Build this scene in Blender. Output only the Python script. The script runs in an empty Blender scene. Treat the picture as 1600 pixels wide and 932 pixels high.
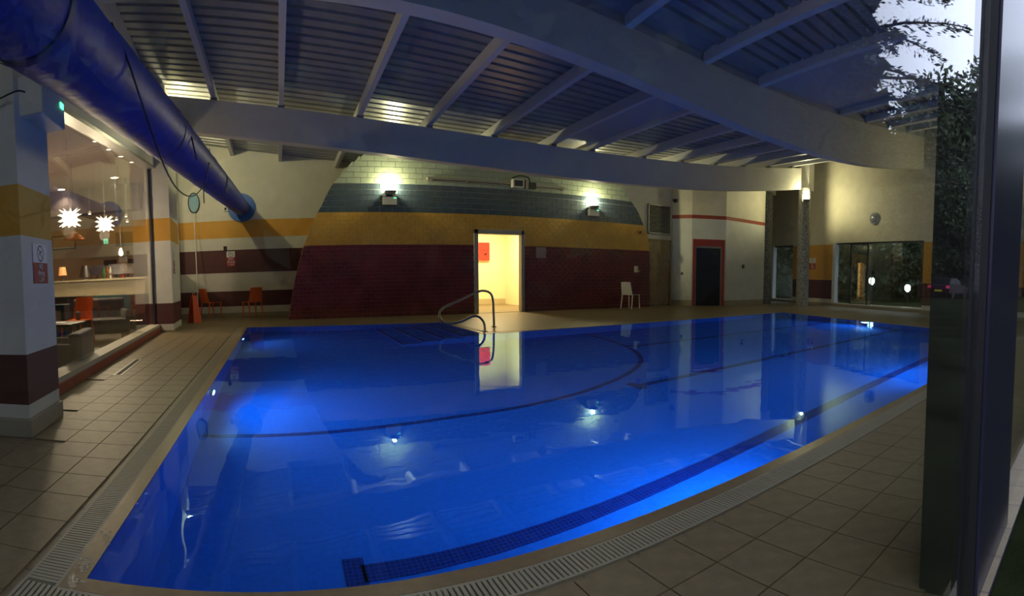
import bpy, math, random
import numpy as np
from mathutils import Vector, Matrix
from mathutils.geometry import tessellate_polygon
random.seed(7)
C = bpy.context.scene.collection
S = bpy.context.scene
PI = math.pi

# ------------------------------------------------------------------ camera (a swept phone panorama: cylindrical projection)
F, CY, X0 = 814.1, 479.6, 434.6
TA, TB = math.radians(2.93), math.radians(-1.70)
def untilt(v):
    x3, y2, z3 = v
    x = x3*math.cos(TB) - z3*math.sin(TB); z2 = x3*math.sin(TB) + z3*math.cos(TB)
    return Vector((x, y2*math.cos(TA) + z2*math.sin(TA), -y2*math.sin(TA) + z2*math.cos(TA)))
def ray(x, y):
    th = (x - X0)/F
    return untilt((math.sin(th), math.cos(th), (CY - y)/F))
def at_y(x, y, Y): d = ray(x, y); d = d*(Y/d.y); return Vector((d.x, d.y, d.z + 1))
def at_z(x, y, z): d = ray(x, y); d = d*((z - 1)/d.z); return Vector((d.x, d.y, z))
def at_d(x, y, r): d = ray(x, y); d = d*(r/math.hypot(d.x, d.y)); return Vector((d.x, d.y, d.z + 1))
cam = bpy.data.cameras.new('camera'); cam.type = 'PANO'; cam.panorama_type = 'CENTRAL_CYLINDRICAL'
tc = (800 - X0)/F
cam.central_cylindrical_range_u_min = -800/F; cam.central_cylindrical_range_u_max = 800/F
cam.central_cylindrical_range_v_min = (CY - 932)/F; cam.central_cylindrical_range_v_max = CY/F
cam.central_cylindrical_radius = 1.0
cam.clip_start = 0.01; cam.clip_end = 500
co = bpy.data.objects.new('camera', cam); C.objects.link(co); S.camera = co
fw = untilt((math.sin(tc), math.cos(tc), 0)); rt = untilt((math.cos(tc), -math.sin(tc), 0)); up = untilt((0, 0, 1))
co.matrix_world = Matrix(((rt.x, up.x, -fw.x, 0), (rt.y, up.y, -fw.y, 0), (rt.z, up.z, -fw.z, 1), (0, 0, 0, 1)))

# ------------------------------------------------------------------ sky, exposure
SKY = 3.0
w = bpy.data.worlds.new('dusk'); S.world = w; w.use_nodes = True
bg = w.node_tree.nodes['Background']; bg.inputs[0].default_value = (0.70, 0.79, 1.0, 1); bg.inputs[1].default_value = SKY
S.view_settings.view_transform = 'Standard'; S.view_settings.look = 'None'
S.view_settings.exposure = 0.0; S.view_settings.gamma = 1.0; S.view_settings.use_curve_mapping = False
S.cycles.use_denoising = True
S.cycles.sample_clamp_indirect = 4.0
S.cycles.max_bounces = 10; S.cycles.transparent_max_bounces = 24

# ------------------------------------------------------------------ materials
def mat(name, col, rough=0.6, metal=0.0, var=0.0, scale=8.0, bump=0.0, bscale=40.0, emit=None, estr=0.0, spec=0.5, detail=3.0):
    m = bpy.data.materials.new(name); m.use_nodes = True
    nt = m.node_tree; p = nt.nodes['Principled BSDF']
    p.inputs['Base Color'].default_value = (*col, 1); p.inputs['Roughness'].default_value = rough
    p.inputs['Metallic'].default_value = metal; p.inputs['Specular IOR Level'].default_value = spec
    if emit: p.inputs['Emission Color'].default_value = (*emit, 1); p.inputs['Emission Strength'].default_value = estr
    tcn = nt.nodes.new('ShaderNodeTexCoord')
    if var:
        n = nt.nodes.new('ShaderNodeTexNoise'); n.inputs['Scale'].default_value = scale; n.inputs['Detail'].default_value = detail
        nt.links.new(tcn.outputs['Object'], n.inputs['Vector'])
        r = nt.nodes.new('ShaderNodeValToRGB')
        r.color_ramp.elements[0].position = 0.3; r.color_ramp.elements[1].position = 0.7
        r.color_ramp.elements[0].color = (*[c*(1 - var) for c in col], 1)
        r.color_ramp.elements[1].color = (*[min(1, c*(1 + var)) for c in col], 1)
        nt.links.new(n.outputs['Fac'], r.inputs[0]); nt.links.new(r.outputs[0], p.inputs['Base Color'])
    if bump:
        n2 = nt.nodes.new('ShaderNodeTexNoise'); n2.inputs['Scale'].default_value = bscale
        nt.links.new(tcn.outputs['Object'], n2.inputs['Vector'])
        b = nt.nodes.new('ShaderNodeBump'); b.inputs['Strength'].default_value = bump; b.inputs['Distance'].default_value = 0.02
        nt.links.new(n2.outputs['Fac'], b.inputs['Height']); nt.links.new(b.outputs[0], p.inputs['Normal'])
    return m

def banded(name, bands, rough=0.6, zmax=8.0, var=0.06):
    """painted horizontal bands: list of (z_from, colour), by world height"""
    m = bpy.data.materials.new(name); m.use_nodes = True
    nt = m.node_tree; p = nt.nodes['Principled BSDF']; p.inputs['Roughness'].default_value = rough
    g = nt.nodes.new('ShaderNodeNewGeometry'); s = nt.nodes.new('ShaderNodeSeparateXYZ')
    mr = nt.nodes.new('ShaderNodeMath'); mr.operation = 'DIVIDE'; mr.inputs[1].default_value = zmax
    nt.links.new(g.outputs['Position'], s.inputs[0]); nt.links.new(s.outputs['Z'], mr.inputs[0])
    r = nt.nodes.new('ShaderNodeValToRGB'); cr = r.color_ramp; cr.interpolation = 'CONSTANT'
    for i, (z, c) in enumerate(bands):
        e = cr.elements[0] if i == 0 else (cr.elements[1] if i == 1 else cr.elements.new(z/zmax))
        e.position = max(0, z/zmax); e.color = (*c, 1)
    nt.links.new(mr.outputs[0], r.inputs[0])
    n = nt.nodes.new('ShaderNodeTexNoise'); n.inputs['Scale'].default_value = 3.0; n.inputs['Detail'].default_value = 5
    nt.links.new(g.outputs['Position'], n.inputs['Vector'])
    v = nt.nodes.new('ShaderNodeMapRange'); v.inputs[1].default_value = .3; v.inputs[2].default_value = .7
    v.inputs[3].default_value = 1 - var; v.inputs[4].default_value = 1 + var
    nt.links.new(n.outputs['Fac'], v.inputs[0])
    mx = nt.nodes.new('ShaderNodeMix'); mx.data_type = 'RGBA'; mx.blend_type = 'MULTIPLY'; mx.inputs[0].default_value = 1
    nt.links.new(r.outputs[0], mx.inputs[6]); nt.links.new(v.outputs[0], mx.inputs[7]); nt.links.new(mx.outputs[2], p.inputs['Base Color'])
    return m

def pane_mat(name, tint=(1, 1, 1), r0=0.042):
    """clear sheet glass: Schlick reflection over straight transmission, per face"""
    m = bpy.data.materials.new(name); m.use_nodes = True; nt = m.node_tree
    for n in list(nt.nodes): nt.nodes.remove(n)
    o = nt.nodes.new('ShaderNodeOutputMaterial'); mix = nt.nodes.new('ShaderNodeMixShader')
    tr = nt.nodes.new('ShaderNodeBsdfTransparent'); tr.inputs[0].default_value = (*tint, 1)
    gl = nt.nodes.new('ShaderNodeBsdfGlossy'); gl.inputs['Roughness'].default_value = 0.0; gl.inputs[0].default_value = (1, 1, 1, 1)
    lw = nt.nodes.new('ShaderNodeLayerWeight'); lw.inputs[0].default_value = 0.5
    p5 = nt.nodes.new('ShaderNodeMath'); p5.operation = 'POWER'; p5.inputs[1].default_value = 5
    ma = nt.nodes.new('ShaderNodeMath'); ma.operation = 'MULTIPLY_ADD'; ma.inputs[1].default_value = 1 - r0; ma.inputs[2].default_value = r0
    nt.links.new(lw.outputs['Facing'], p5.inputs[0]); nt.links.new(p5.outputs[0], ma.inputs[0])
    nt.links.new(ma.outputs[0], mix.inputs[0]); nt.links.new(tr.outputs[0], mix.inputs[1]); nt.links.new(gl.outputs[0], mix.inputs[2])
    nt.links.new(mix.outputs[0], o.inputs[0])
    return m

M = {}
WHITE = (.62, .60, .52); MAROON = (.085, .018, .02); YEL = (.60, .30, .035)
M['white'] = mat('white_plaster', WHITE, .7, var=.05, scale=3)
M['left'] = banded('left_wall_bands', [(0, (.30, .26, .19)), (.08, (.6, .58, .5)), (.26, MAROON), (.7, WHITE), (1.25, MAROON), (1.88, WHITE), (2.25, YEL), (2.75, WHITE)])
M['pil1'] = banded('near_pillar_bands', [(0, (.30, .26, .19)), (.115, (.55, .53, .46)), (.21, MAROON), (.54, WHITE), (1.35, YEL), (1.70, WHITE)])
M['pil2'] = banded('far_pillar_bands', [(0, (.30, .26, .19)), (.02, (.55, .53, .46)), (.15, MAROON), (.57, WHITE), (1.88, YEL), (2.36, WHITE)])
M['right'] = banded('right_wall_bands', [(0, (.30, .26, .19)), (.07, (.6, .58, .5)), (.23, MAROON), (1.0, YEL), (2.38, (.66, .62, .48))])
M['corner'] = banded('corner_bands', [(0, (.34, .30, .22)), (.16, (.60, .62, .58)), (3.02, (.30, .05, .025)), (3.13, (.62, .58, .46))])
M['mortar'] = banded('brick_mortar', [(0, (.34, .13, .11)), (1.84, (.44, .26, .06)), (2.66, (.34, .40, .40)), (3.38, (.30, .34, .26))])
M['brick_red'] = mat('red_brick', (.125, .016, .020), .28, var=.35, scale=2.5, bump=.15, bscale=30)
M['brick_yellow'] = mat('yellow_brick', (.48, .27, .04), .4, var=.12, scale=3)
M['brick_blue'] = mat('slate_blue_brick', (.050, .074, .105), .3, var=.3, scale=2.5)
M['brick_pale'] = mat('pale_green_brick', (.36, .42, .32), .4, var=.12, scale=3)
M['tile'] = mat('deck_tile', (.185, .138, .078), .45, var=.16, scale=14, bump=.12, bscale=150)
M['grout'] = mat('deck_grout', (.07, .055, .04), .8)
M['coping'] = mat('coping', (.21, .145, .075), .3, var=.12, scale=20, bump=.05, bscale=120)
M['grate'] = mat('grating_white', (.30, .265, .19), .5)
M['dark'] = mat('dark_recess', (.015, .013, .012), .8)
M['beam'] = mat('cream_beam', (.66, .64, .56), .6, var=.03, scale=2)
M['purlin'] = mat('purlin_white', (.62, .62, .62), .45)
M['deck'] = mat('corrugated_sheet', (.30, .30, .32), .34, metal=.25, var=.08, scale=4)
M['panel'] = mat('smooth_soffit', (.42, .43, .46), .5)
M['blue_fabric'] = mat('blue_duct_fabric', (.010, .030, .30), .5, var=.12, scale=5, bump=.25, bscale=9, spec=.3)
M['blue_plate'] = mat('blue_end_plate', (.01, .10, .42), .35)
M['cable'] = mat('black_cable', (.012, .012, .02), .5)
M['steel'] = mat('stainless_steel', (.40, .36, .31), .28, metal=1.0)
M['grey_metal'] = mat('grey_metal', (.32, .31, .30), .4, metal=.6)
M['frame_white'] = mat('white_frame', (.55, .56, .58), .4)
M['door_frame'] = mat('grey_door_frame', (.30, .29, .28), .45)
M['wood'] = mat('brown_wood_door', (.24, .16, .07), .45, var=.25, scale=6)
M['redframe'] = mat('red_door_frame', (.26, .035, .025), .5)
M['doorway_shade'] = mat('dark_doorway', (.006, .008, .02), .5)
M['granite'] = mat('speckled_granite', (.22, .22, .21), .5, var=.8, scale=26, detail=1)
M['white_plastic'] = mat('white_plastic', (.72, .70, .60), .35)
M['box_white'] = mat('box_white', (.66, .64, .56), .4)
M['orange'] = mat('orange_plastic', (.80, .15, .03), .25)
M['red'] = mat('fire_red', (.75, .03, .02), .4)
M['signred'] = mat('sign_red', (.34, .02, .03), .5)
M['signwhite'] = mat('sign_white', (.75, .75, .75), .5)
M['black'] = mat('black_print', (.015, .012, .018), .5)
M['copper'] = mat('copper', (.62, .20, .09), .25, metal=1)
M['kerb'] = mat('red_kerb', (.26, .035, .02), .4, var=.15, scale=6)
M['sill'] = mat('pale_sill', (.45, .41, .33), .5)
M['pane'] = pane_mat('clear_glass'); M['pane_coated'] = pane_mat('coated_double_glass', (.9, .95, .9), .13)
M['warm_wall'] = mat('warm_wall', (.55, .36, .20), .7)
M['rest_ceil'] = mat('restaurant_ceiling', (.42, .33, .30), .7)
M['rest_floor'] = mat('restaurant_floor', (.05, .04, .035), .4, var=.3, scale=2)
M['bar_cream'] = mat('bar_cream', (.50, .42, .27), .5)
M['bar_dark'] = mat('bar_dark', (.025, .018, .02), .4)
M['teal'] = mat('teal_panel', (.04, .09, .10), .4)
M['sofa'] = mat('grey_sofa', (.11, .10, .095), .8, var=.2, scale=9)
M['navy'] = mat('navy_seat', (.01, .02, .07), .7)
M['lamp_white'] = mat('glowing_petals', (.9, .9, .8), .5, emit=(1, .93, .72), estr=2.6)
M['spot_glow'] = mat('downlight_glow', (.9, .9, .8), .5, emit=(1, .88, .62), estr=5)
M['bulb'] = mat('uplight_bulb', (.9, .9, .8), .5, emit=(1, .96, .62), estr=14)
M['green_led'] = mat('green_led', (.05, .5, .2), .5, emit=(.1, 1, .45), estr=3)
M['exit_green'] = mat('exit_green', (.05, .5, .3), .5, emit=(.2, .9, .5), estr=1.4)
M['pool_lens'] = mat('pool_lamp_lens', (.8, .9, 1), .3, emit=(.6, .8, 1), estr=9)
M['garden_glow'] = mat('garden_lamp_glow', (.9, .9, .9), .5, emit=(.95, .97, 1), estr=7)
M['mullion'] = mat('dark_mullion', (.03, .028, .045), .35, metal=.3)
M['gasket'] = mat('black_gasket', (.004, .004, .005), .6)
M['grass'] = mat('lawn', (.016, .020, .008), .95, var=.6, scale=1.2, bump=.6, bscale=25, detail=8, spec=0.0)
M['gravel'] = mat('gravel', (.10, .09, .08), .9, var=.4, scale=6)
M['bark'] = mat('bark', (.045, .032, .022), .9, var=.3, scale=6, bump=.5)
M['leaf'] = mat('leaf_dark', (.028, .05, .014), .7, var=.5, scale=.8)
M['needle'] = mat('conifer_needle', (.022, .038, .02), .7, var=.4, scale=.8)
M['car'] = mat('maroon_car_paint', (.030, .006, .016), .55, spec=.15)
M['carglass'] = mat('car_glass', (.01, .012, .015), .35, spec=.1)
M['tyre'] = mat('tyre', (.01, .01, .01), .8)
M['plate_yellow'] = mat('yellow_plate', (.75, .55, .03), .5)
M['tail'] = mat('tail_lamp', (.5, .02, .05), .3, emit=(.8, .06, .2), estr=.5)
M['buoy'] = mat('orange_float', (.55, .07, .02), .6)
M['net'] = mat('pale_blue_net', (.25, .42, .55), .7)

# pool mosaic: small square tiles
def mosaic(name, c1, c2, grout, scale):
    m = bpy.data.materials.new(name); m.use_nodes = True; nt = m.node_tree; p = nt.nodes['Principled BSDF']
    p.inputs['Roughness'].default_value = .3
    g = nt.nodes.new('ShaderNodeNewGeometry'); b = nt.nodes.new('ShaderNodeTexBrick')
    b.offset = 0; b.inputs['Scale'].default_value = scale; b.inputs['Color1'].default_value = (*c1, 1); b.inputs['Color2'].default_value = (*c2, 1)
    b.inputs['Mortar'].default_value = (*grout, 1); b.inputs['Mortar Size'].default_value = .03
    b.inputs['Brick Width'].default_value = .5; b.inputs['Row Height'].default_value = .5
    nt.links.new(g.outputs['Position'], b.inputs['Vector']); nt.links.new(b.outputs[0], p.inputs['Base Color'])
    return m
M['mosaic'] = mosaic('blue_pool_mosaic', (.012, .165, .60), (.018, .20, .68), (.03, .20, .60), 20)
M['lane'] = mosaic('navy_lane_mosaic', (.006, .012, .12), (.012, .022, .18), (.03, .09, .40), 18)

def water_mat():
    m = bpy.data.materials.new('pool_water'); m.use_nodes = True; nt = m.node_tree
    for n in list(nt.nodes): nt.nodes.remove(n)
    o = nt.nodes.new('ShaderNodeOutputMaterial'); g = nt.nodes.new('ShaderNodeBsdfGlass')
    g.inputs['Color'].default_value = (.5, .82, 1, 1); g.inputs['Roughness'].default_value = 0.0; g.inputs['IOR'].default_value = 1.333
    geo = nt.nodes.new('ShaderNodeNewGeometry')
    n1 = nt.nodes.new('ShaderNodeTexNoise'); n1.inputs['Scale'].default_value = 2.2; n1.inputs['Detail'].default_value = 2
    nt.links.new(geo.outputs['Position'], n1.inputs['Vector'])
    b = nt.nodes.new('ShaderNodeBump'); b.inputs['Strength'].default_value = .10; b.inputs['Distance'].default_value = .02
    nt.links.new(n1.outputs['Fac'], b.inputs['Height']); nt.links.new(b.outputs[0], g.inputs['Normal'])
    nt.links.new(g.outputs[0], o.inputs[0])
    return m
M['water'] = water_mat()

# ------------------------------------------------------------------ mesh helpers
class MB:
    def __init__(s): s.v = []; s.f = []
    def add(s, vs, fs):
        o = len(s.v); s.v += [tuple(v) for v in vs]; s.f += [tuple(i + o for i in f) for f in fs]; return s
    def hexa(s, a):  # 8 verts: bottom 4 ccw, top 4 ccw
        return s.add(a, [(3, 2, 1, 0), (4, 5, 6, 7), (0, 1, 5, 4), (1, 2, 6, 5), (2, 3, 7, 6), (3, 0, 4, 7)])
    def box(s, x0, x1, y0, y1, z0, z1):
        return s.hexa([(x0, y0, z0), (x1, y0, z0), (x1, y1, z0), (x0, y1, z0), (x0, y0, z1), (x1, y0, z1), (x1, y1, z1), (x0, y1, z1)])
    def wedge(s, x0b, x1b, x0t, x1t, y0, y1, z0, z1):
        return s.hexa([(x0b, y0, z0), (x1b, y0, z0), (x1b, y1, z0), (x0b, y1, z0), (x0t, y0, z1), (x1t, y0, z1), (x1t, y1, z1), (x0t, y1, z1)])
    def prism(s, poly, z0, z1):
        n = len(poly); vs = [(p[0], p[1], z0) for p in poly] + [(p[0], p[1], z1) for p in poly]
        return s.add(vs, [tuple(range(n - 1, -1, -1)), tuple(range(n, 2*n))] + [(i, (i + 1) % n, n + (i + 1) % n, n + i) for i in range(n)])
    def tube(s, pts, r, n=10, cap=True):
        pts = [Vector(p) for p in pts]; k = len(pts); rs = r if isinstance(r, (list, tuple)) else [r]*k
        o = len(s.v); ref = None
        for i, p in enumerate(pts):
            t = (pts[min(i + 1, k - 1)] - pts[max(i - 1, 0)]).normalized()
            if ref is None:
                ref = Vector((0, 0, 1)) if abs(t.z) < .9 else Vector((1, 0, 0))
            a = ref - t*ref.dot(t)
            if a.length < 1e-4: a = t.orthogonal()
            a.normalize(); ref = a; b = t.cross(a)
            for j in range(n):
                an = 2*PI*j/n; s.v.append(tuple(p + (a*math.cos(an) + b*math.sin(an))*rs[i]))
        for i in range(k - 1):
            for j in range(n):
                s.f.append((o + i*n + j, o + i*n + (j + 1) % n, o + (i + 1)*n + (j + 1) % n, o + (i + 1)*n + j))
        if cap:
            s.f.append(tuple(o + j for j in range(n - 1, -1, -1))); s.f.append(tuple(o + (k - 1)*n + j for j in range(n)))
        return s
    def lathe(s, prof, n=24, c=(0, 0, 0)):
        o = len(s.v); k = len(prof)
        for r, z in prof:
            for j in range(n):
                a = 2*PI*j/n; s.v.append((c[0] + r*math.cos(a), c[1] + r*math.sin(a), c[2] + z))
        for i in range(k - 1):
            for j in range(n):
                s.f.append((o + i*n + j, o + i*n + (j + 1) % n, o + (i + 1)*n + (j + 1) % n, o + (i + 1)*n + j))
        if prof[0][0] > 1e-5: s.f.append(tuple(o + j for j in range(n - 1, -1, -1)))
        if prof[-1][0] > 1e-5: s.f.append(tuple(o + (k - 1)*n + j for j in range(n)))
        return s
    def rot(s, m):
        s.v = [tuple(m @ Vector(v)) for v in s.v]; return s
    def mesh(s, name):
        me = bpy.data.meshes.new(name); me.from_pydata(s.v, [], s.f); me.update(); return me
def smoothen(me, ang=40):
    for p in me.polygons: p.use_smooth = True
    me.set_sharp_from_angle(angle=math.radians(ang))
def obj(name, mb, m, parent=None, loc=(0, 0, 0), rotz=0.0, smooth=False, bevel=0.0):
    me = mb.mesh(name) if isinstance(mb, MB) else mb
    if m is not None and not me.materials: me.materials.append(M[m] if isinstance(m, str) else m)
    if smooth: smoothen(me)
    o = bpy.data.objects.new(name, me); C.objects.link(o)
    o.location = loc; o.rotation_euler = (0, 0, rotz)
    if parent: o.parent = parent
    if bevel:
        b = o.modifiers.new('bevel', 'BEVEL'); b.width = bevel; b.segments = 2; b.limit_method = 'ANGLE'
    return o
def thing(name, label, cat, loc=(0, 0, 0), rotz=0.0, group=None):
    o = bpy.data.objects.new(name, None); C.objects.link(o); o.empty_display_size = .1
    o.location = loc; o.rotation_euler = (0, 0, rotz)
    return tag(o, label, cat, group)
def tag(o, label, cat, group=None):
    o['label'] = label; o['category'] = cat
    if group: o['group'] = group
    return o
def struct(o, label=None):
    o['kind'] = 'structure'
    if label: o['label'] = label
    return o
def stuff(o): o['kind'] = 'stuff'; return o
def dup(root, loc, rotz, label, group=None):
    r = root.copy(); C.objects.link(r); r.location = loc; r.rotation_euler = (0, 0, rotz); r['label'] = label
    if group: r['group'] = group
    for ch in list(root.children):
        c = ch.copy(); C.objects.link(c); c.parent = r
        for g in list(ch.children):
            d = g.copy(); C.objects.link(d); d.parent = c
    return r
def light(kind, name, loc, energy, col, size=.1, direction=None, parent=None, spot=None, blend=.5):
    l = bpy.data.lights.new(name, kind); l.energy = energy; l.color = col
    if kind == 'AREA': l.shape = 'DISK'; l.size = size
    else: l.shadow_soft_size = size
    if kind == 'SPOT' and spot: l.spot_size = spot; l.spot_blend = blend
    o = bpy.data.objects.new(name, l); C.objects.link(o); o.location = loc
    if direction is not None: o.rotation_euler = Vector(direction).to_track_quat('-Z', 'Y').to_euler()
    if parent: o.parent = parent
    return o
def text_mesh(body, size):
    cu = bpy.data.curves.new('txt', 'FONT'); cu.body = body; cu.size = size; cu.align_x = 'CENTER'; cu.align_y = 'CENTER'; cu.extrude = .0008
    t = bpy.data.objects.new('txt', cu); C.objects.link(t)
    dg = bpy.context.evaluated_depsgraph_get(); dg.update()
    me = bpy.data.meshes.new_from_object(t.evaluated_get(dg)); bpy.data.objects.remove(t); return me
def poly_fit(pts, deg): 
    a = np.array(pts); c = np.polyfit(a[:, 0], a[:, 1], deg); return lambda x: float(np.polyval(c, x))
def offset(poly, d):
    n = len(poly); out = []
    for i in range(n):
        p0, p1, p2 = Vector(poly[i - 1]), Vector(poly[i]), Vector(poly[(i + 1) % n])
        e1 = (p1 - p0).normalized(); e2 = (p2 - p1).normalized()
        n1 = Vector((e1.y, -e1.x)); n2 = Vector((e2.y, -e2.x))   # outward for ccw
        k = (n1 + n2); out.append(tuple(p1 + k*(d/(1 + n1.dot(n2)))))
    return out
# ------------------------------------------------------------------ floor, pool
POOL = [(-.67, 1.62), (10.47, 1.60), (12.75, 8.75), (3.45, 8.30), (3.45, 10.75), (-.67, 11.15)]
COP, GR = .075, .205
P1, P2 = offset(POOL, COP), offset(POOL, GR)
def holed(outer, hole, z):
    vs = [Vector((*p, z)) for p in outer] + [Vector((*p, z)) for p in hole]
    tris = tessellate_polygon([vs[:len(outer)], vs[len(outer):]])
    mb = MB(); fs = []
    for t in tris:
        a, b, c = (vs[i] for i in t)
        fs.append(t if (b - a).cross(c - a).z > 0 else t[::-1])
    return mb.add(vs, fs)
def deck_mat():
    m = M['tile'].copy(); m.name = 'deck_tiling'; nt = m.node_tree; p = nt.nodes['Principled BSDF']
    src = p.inputs['Base Color'].links[0].from_socket
    g = nt.nodes.new('ShaderNodeNewGeometry'); b = nt.nodes.new('ShaderNodeTexBrick'); b.offset = 0
    b.inputs['Scale'].default_value = 1; b.inputs['Brick Width'].default_value = .235; b.inputs['Row Height'].default_value = .27
    b.inputs['Mortar Size'].default_value = .005; b.inputs['Mortar'].default_value = (.09, .07, .05, 1)
    nt.links.new(g.outputs['Position'], b.inputs['Vector']); nt.links.new(src, b.inputs['Color1']); nt.links.new(src, b.inputs['Color2'])
    nt.links.new(b.outputs[0], p.inputs['Base Color']); return m
FLOOR = struct(obj('floor', holed([(-4, .3), (20.5, .3), (20.5, 15.4), (-4, 15.4)], P2, -.006), deck_mat()))
obj('bedding', holed([(-4, .3), (20.5, .3), (20.5, 15.4), (-4, 15.4)], P2, -.12), 'grout', FLOOR)
# single tiles near the camera
tw, tl = .235, .27
tile_me = MB().box(.003, tw - .003, .003, tl - .003, -.012, .003).mesh('floor_tile'); tile_me.materials.append(M['tile'])
tile_me2 = MB().box(.003, .221, .003, .221, -.012, .003).mesh('floor_tile'); tile_me2.materials.append(M['tile'])
LWX = lambda y: -1.65 - .0711*(y - 3.11)
cnt = 0
for k in range(8):
    x = -.905 - tw*(k + 1)
    for j in range(-5, 28):
        y = 2.0 + tl*j
        if x < LWX(y) - .28 or (x < LWX(y) + .03 and y + tl > 3.0 and y < 3.85): continue
        if y > 3.0 and k > 4: continue
        obj('floor_tile', tile_me, None, FLOOR, (x, y, 0)); cnt += 1
for k in range(28):
    for j in range(4):
        obj('floor_tile', tile_me2, None, FLOOR, (-.905 + .224*k, 1.390 - .224*(j + 1), 0)); cnt += 1
def ring(a, b, z0, z1):
    mb = MB(); n = len(a)
    for i in range(n):
        k = (i + 1) % n
        mb.hexa([(*b[i], z0), (*b[k], z0), (*a[k], z0), (*a[i], z0), (*b[i], z1), (*b[k], z1), (*a[k], z1), (*a[i], z1)])
    return mb
pool = thing('pool_basin', 'blue mosaic swimming pool with dark lane lines sunk in the tiled deck', 'pool')
ZF = -.96
mb = MB(); n = len(POOL)
vs = [Vector((*p, ZF)) for p in POOL]
mb.add(vs, [t if (vs[t[1]] - vs[t[0]]).cross(vs[t[2]] - vs[t[0]]).z > 0 else t[::-1] for t in tessellate_polygon([vs])])
for i in range(n):
    a, b = POOL[i], POOL[(i + 1) % n]; mb.add([(*a, ZF), (*b, ZF), (*b, .001), (*a, .001)], [(3, 2, 1, 0)])
obj('basin_shell', mb, 'mosaic', pool)
obj('coping', ring(POOL, P1, -.003, .003), 'coping', pool)
obj('gutter', ring(P1, P2, -.12, -.035), 'dark', pool); obj('edge_bed', ring(offset(POOL, .004), P1, -.12, -.003), 'grout', pool)
# overflow grating: thin slats across the channel
mb = MB()
for i in range(n):
    a0, a1 = Vector(P1[i]), Vector(P1[(i + 1) % n]); b0, b1 = Vector(P2[i]), Vector(P2[(i + 1) % n])
    ln = (a1 - a0).length; k = int(ln/.0195); e = (a1 - a0)/ln; nn = Vector((e.y, -e.x))*(GR - COP)
    lo, hi = (-7, k + 7) if i == 0 else (0, k)
    for q in range(lo, hi):
        p = a0 + e*(q*.0195 + .004); h = e*.0125
        o = [p, p + h, p + h + nn, p + nn]
        mb.hexa([(*o[3], -.03), (*o[2], -.03), (*o[1], -.03), (*o[0], -.03), (*o[3], .002), (*o[2], .002), (*o[1], .002), (*o[0], .002)])
    for off in (.0, GR - COP - .012):   # edge rails
        o = [a0 + nn.normalized()*off, a1 + nn.normalized()*off, a1 + nn.normalized()*(off + .012), a0 + nn.normalized()*(off + .012)]
        mb.hexa([(*o[3], -.03), (*o[2], -.03), (*o[1], -.03), (*o[0], -.03), (*o[3], .0015), (*o[2], .0015), (*o[1], .0015), (*o[0], .0015)])
g = obj('grating_slats', mb, 'grate', pool); stuff(g)
# lane lines and T ends on the floor
def slab(x0, x1, y0, y1): return MB().box(x0, x1, y0, y1, ZF, ZF + .004)
obj('lane_line', slab(.38, 10.6, 2.43, 2.56), 'lane', pool)
obj('lane_end_bar', slab(.29, .40, 2.36, 2.62), 'lane', pool)
obj('lane_line', slab(3.72, 11.2, 4.37, 4.48), 'lane', pool)
obj('lane_end_bar', slab(3.6, 3.72, 4.28, 4.57), 'lane', pool)
obj('lane_line', slab(5.4, 11.8, 6.52, 6.63), 'lane', pool)
obj('lane_end_bar', slab(5.3, 5.4, 6.43, 6.72), 'lane', pool)
arc = [(-.67, 4.30), (.05, 4.31), (.64, 4.34), (1.5, 4.40), (2.2, 4.42), (2.95, 4.54), (3.65, 4.80), (4.3, 5.20), (4.78, 5.70), (5.17, 6.42), (5.45, 7.4), (5.55, 8.38)]
mb = MB(); A = [Vector(p) for p in arc]
fine = []
for i in range(len(A) - 1):
    p0, p1, p2, p3 = A[max(i - 1, 0)], A[i], A[i + 1], A[min(i + 2, len(A) - 1)]
    for t in (0, .25, .5, .75):
        fine.append(.5*((2*p1) + (p2 - p0)*t + (2*p0 - 5*p1 + 4*p2 - p3)*t*t + (3*p1 - p0 - 3*p2 + p3)*t**3))
fine.append(A[-1])
for i in range(len(fine) - 1):
    def nrm(k):
        t = (fine[min(k + 1, len(fine) - 1)] - fine[max(k - 1, 0)]).normalized(); return Vector((-t.y, t.x))*.035
    a, b = fine[i], fine[i + 1]; na, nb = nrm(i), nrm(i + 1)
    mb.hexa([(*(a - na), ZF), (*(b - nb), ZF), (*(b + nb), ZF), (*(a + na), ZF), (*(a - na), ZF + .004), (*(b - nb), ZF + .004), (*(b + nb), ZF + .004), (*(a + na), ZF + .004)])
obj('curved_step_line', mb, 'lane', pool)
for k in range(4):   # entry steps in the recess below the handrail
    es = obj('entry_step', MB().box(3.45 - .36*(k + 1), 3.45 - .36*k, 8.3, 10.74, ZF, -.19*(k + 1)), 'mosaic', pool)
    obj('step_nosing', MB().box(3.45 - .36*(k + 1), 3.45 - .36*(k + 1) + .05, 8.3, 10.74, -.19*(k + 1), -.19*(k + 1) + .004), 'lane', es)
vs = [Vector((*p, -.001)) for p in POOL]
wb = MB().add(vs, [t if (vs[t[1]] - vs[t[0]]).cross(vs[t[2]] - vs[t[0]]).z > 0 else t[::-1] for t in tessellate_polygon([vs])])
stuff(tag(obj('pool_water', wb, 'water'), 'calm blue lit pool water reflecting the wall lamps and doorway', 'water'))
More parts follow.
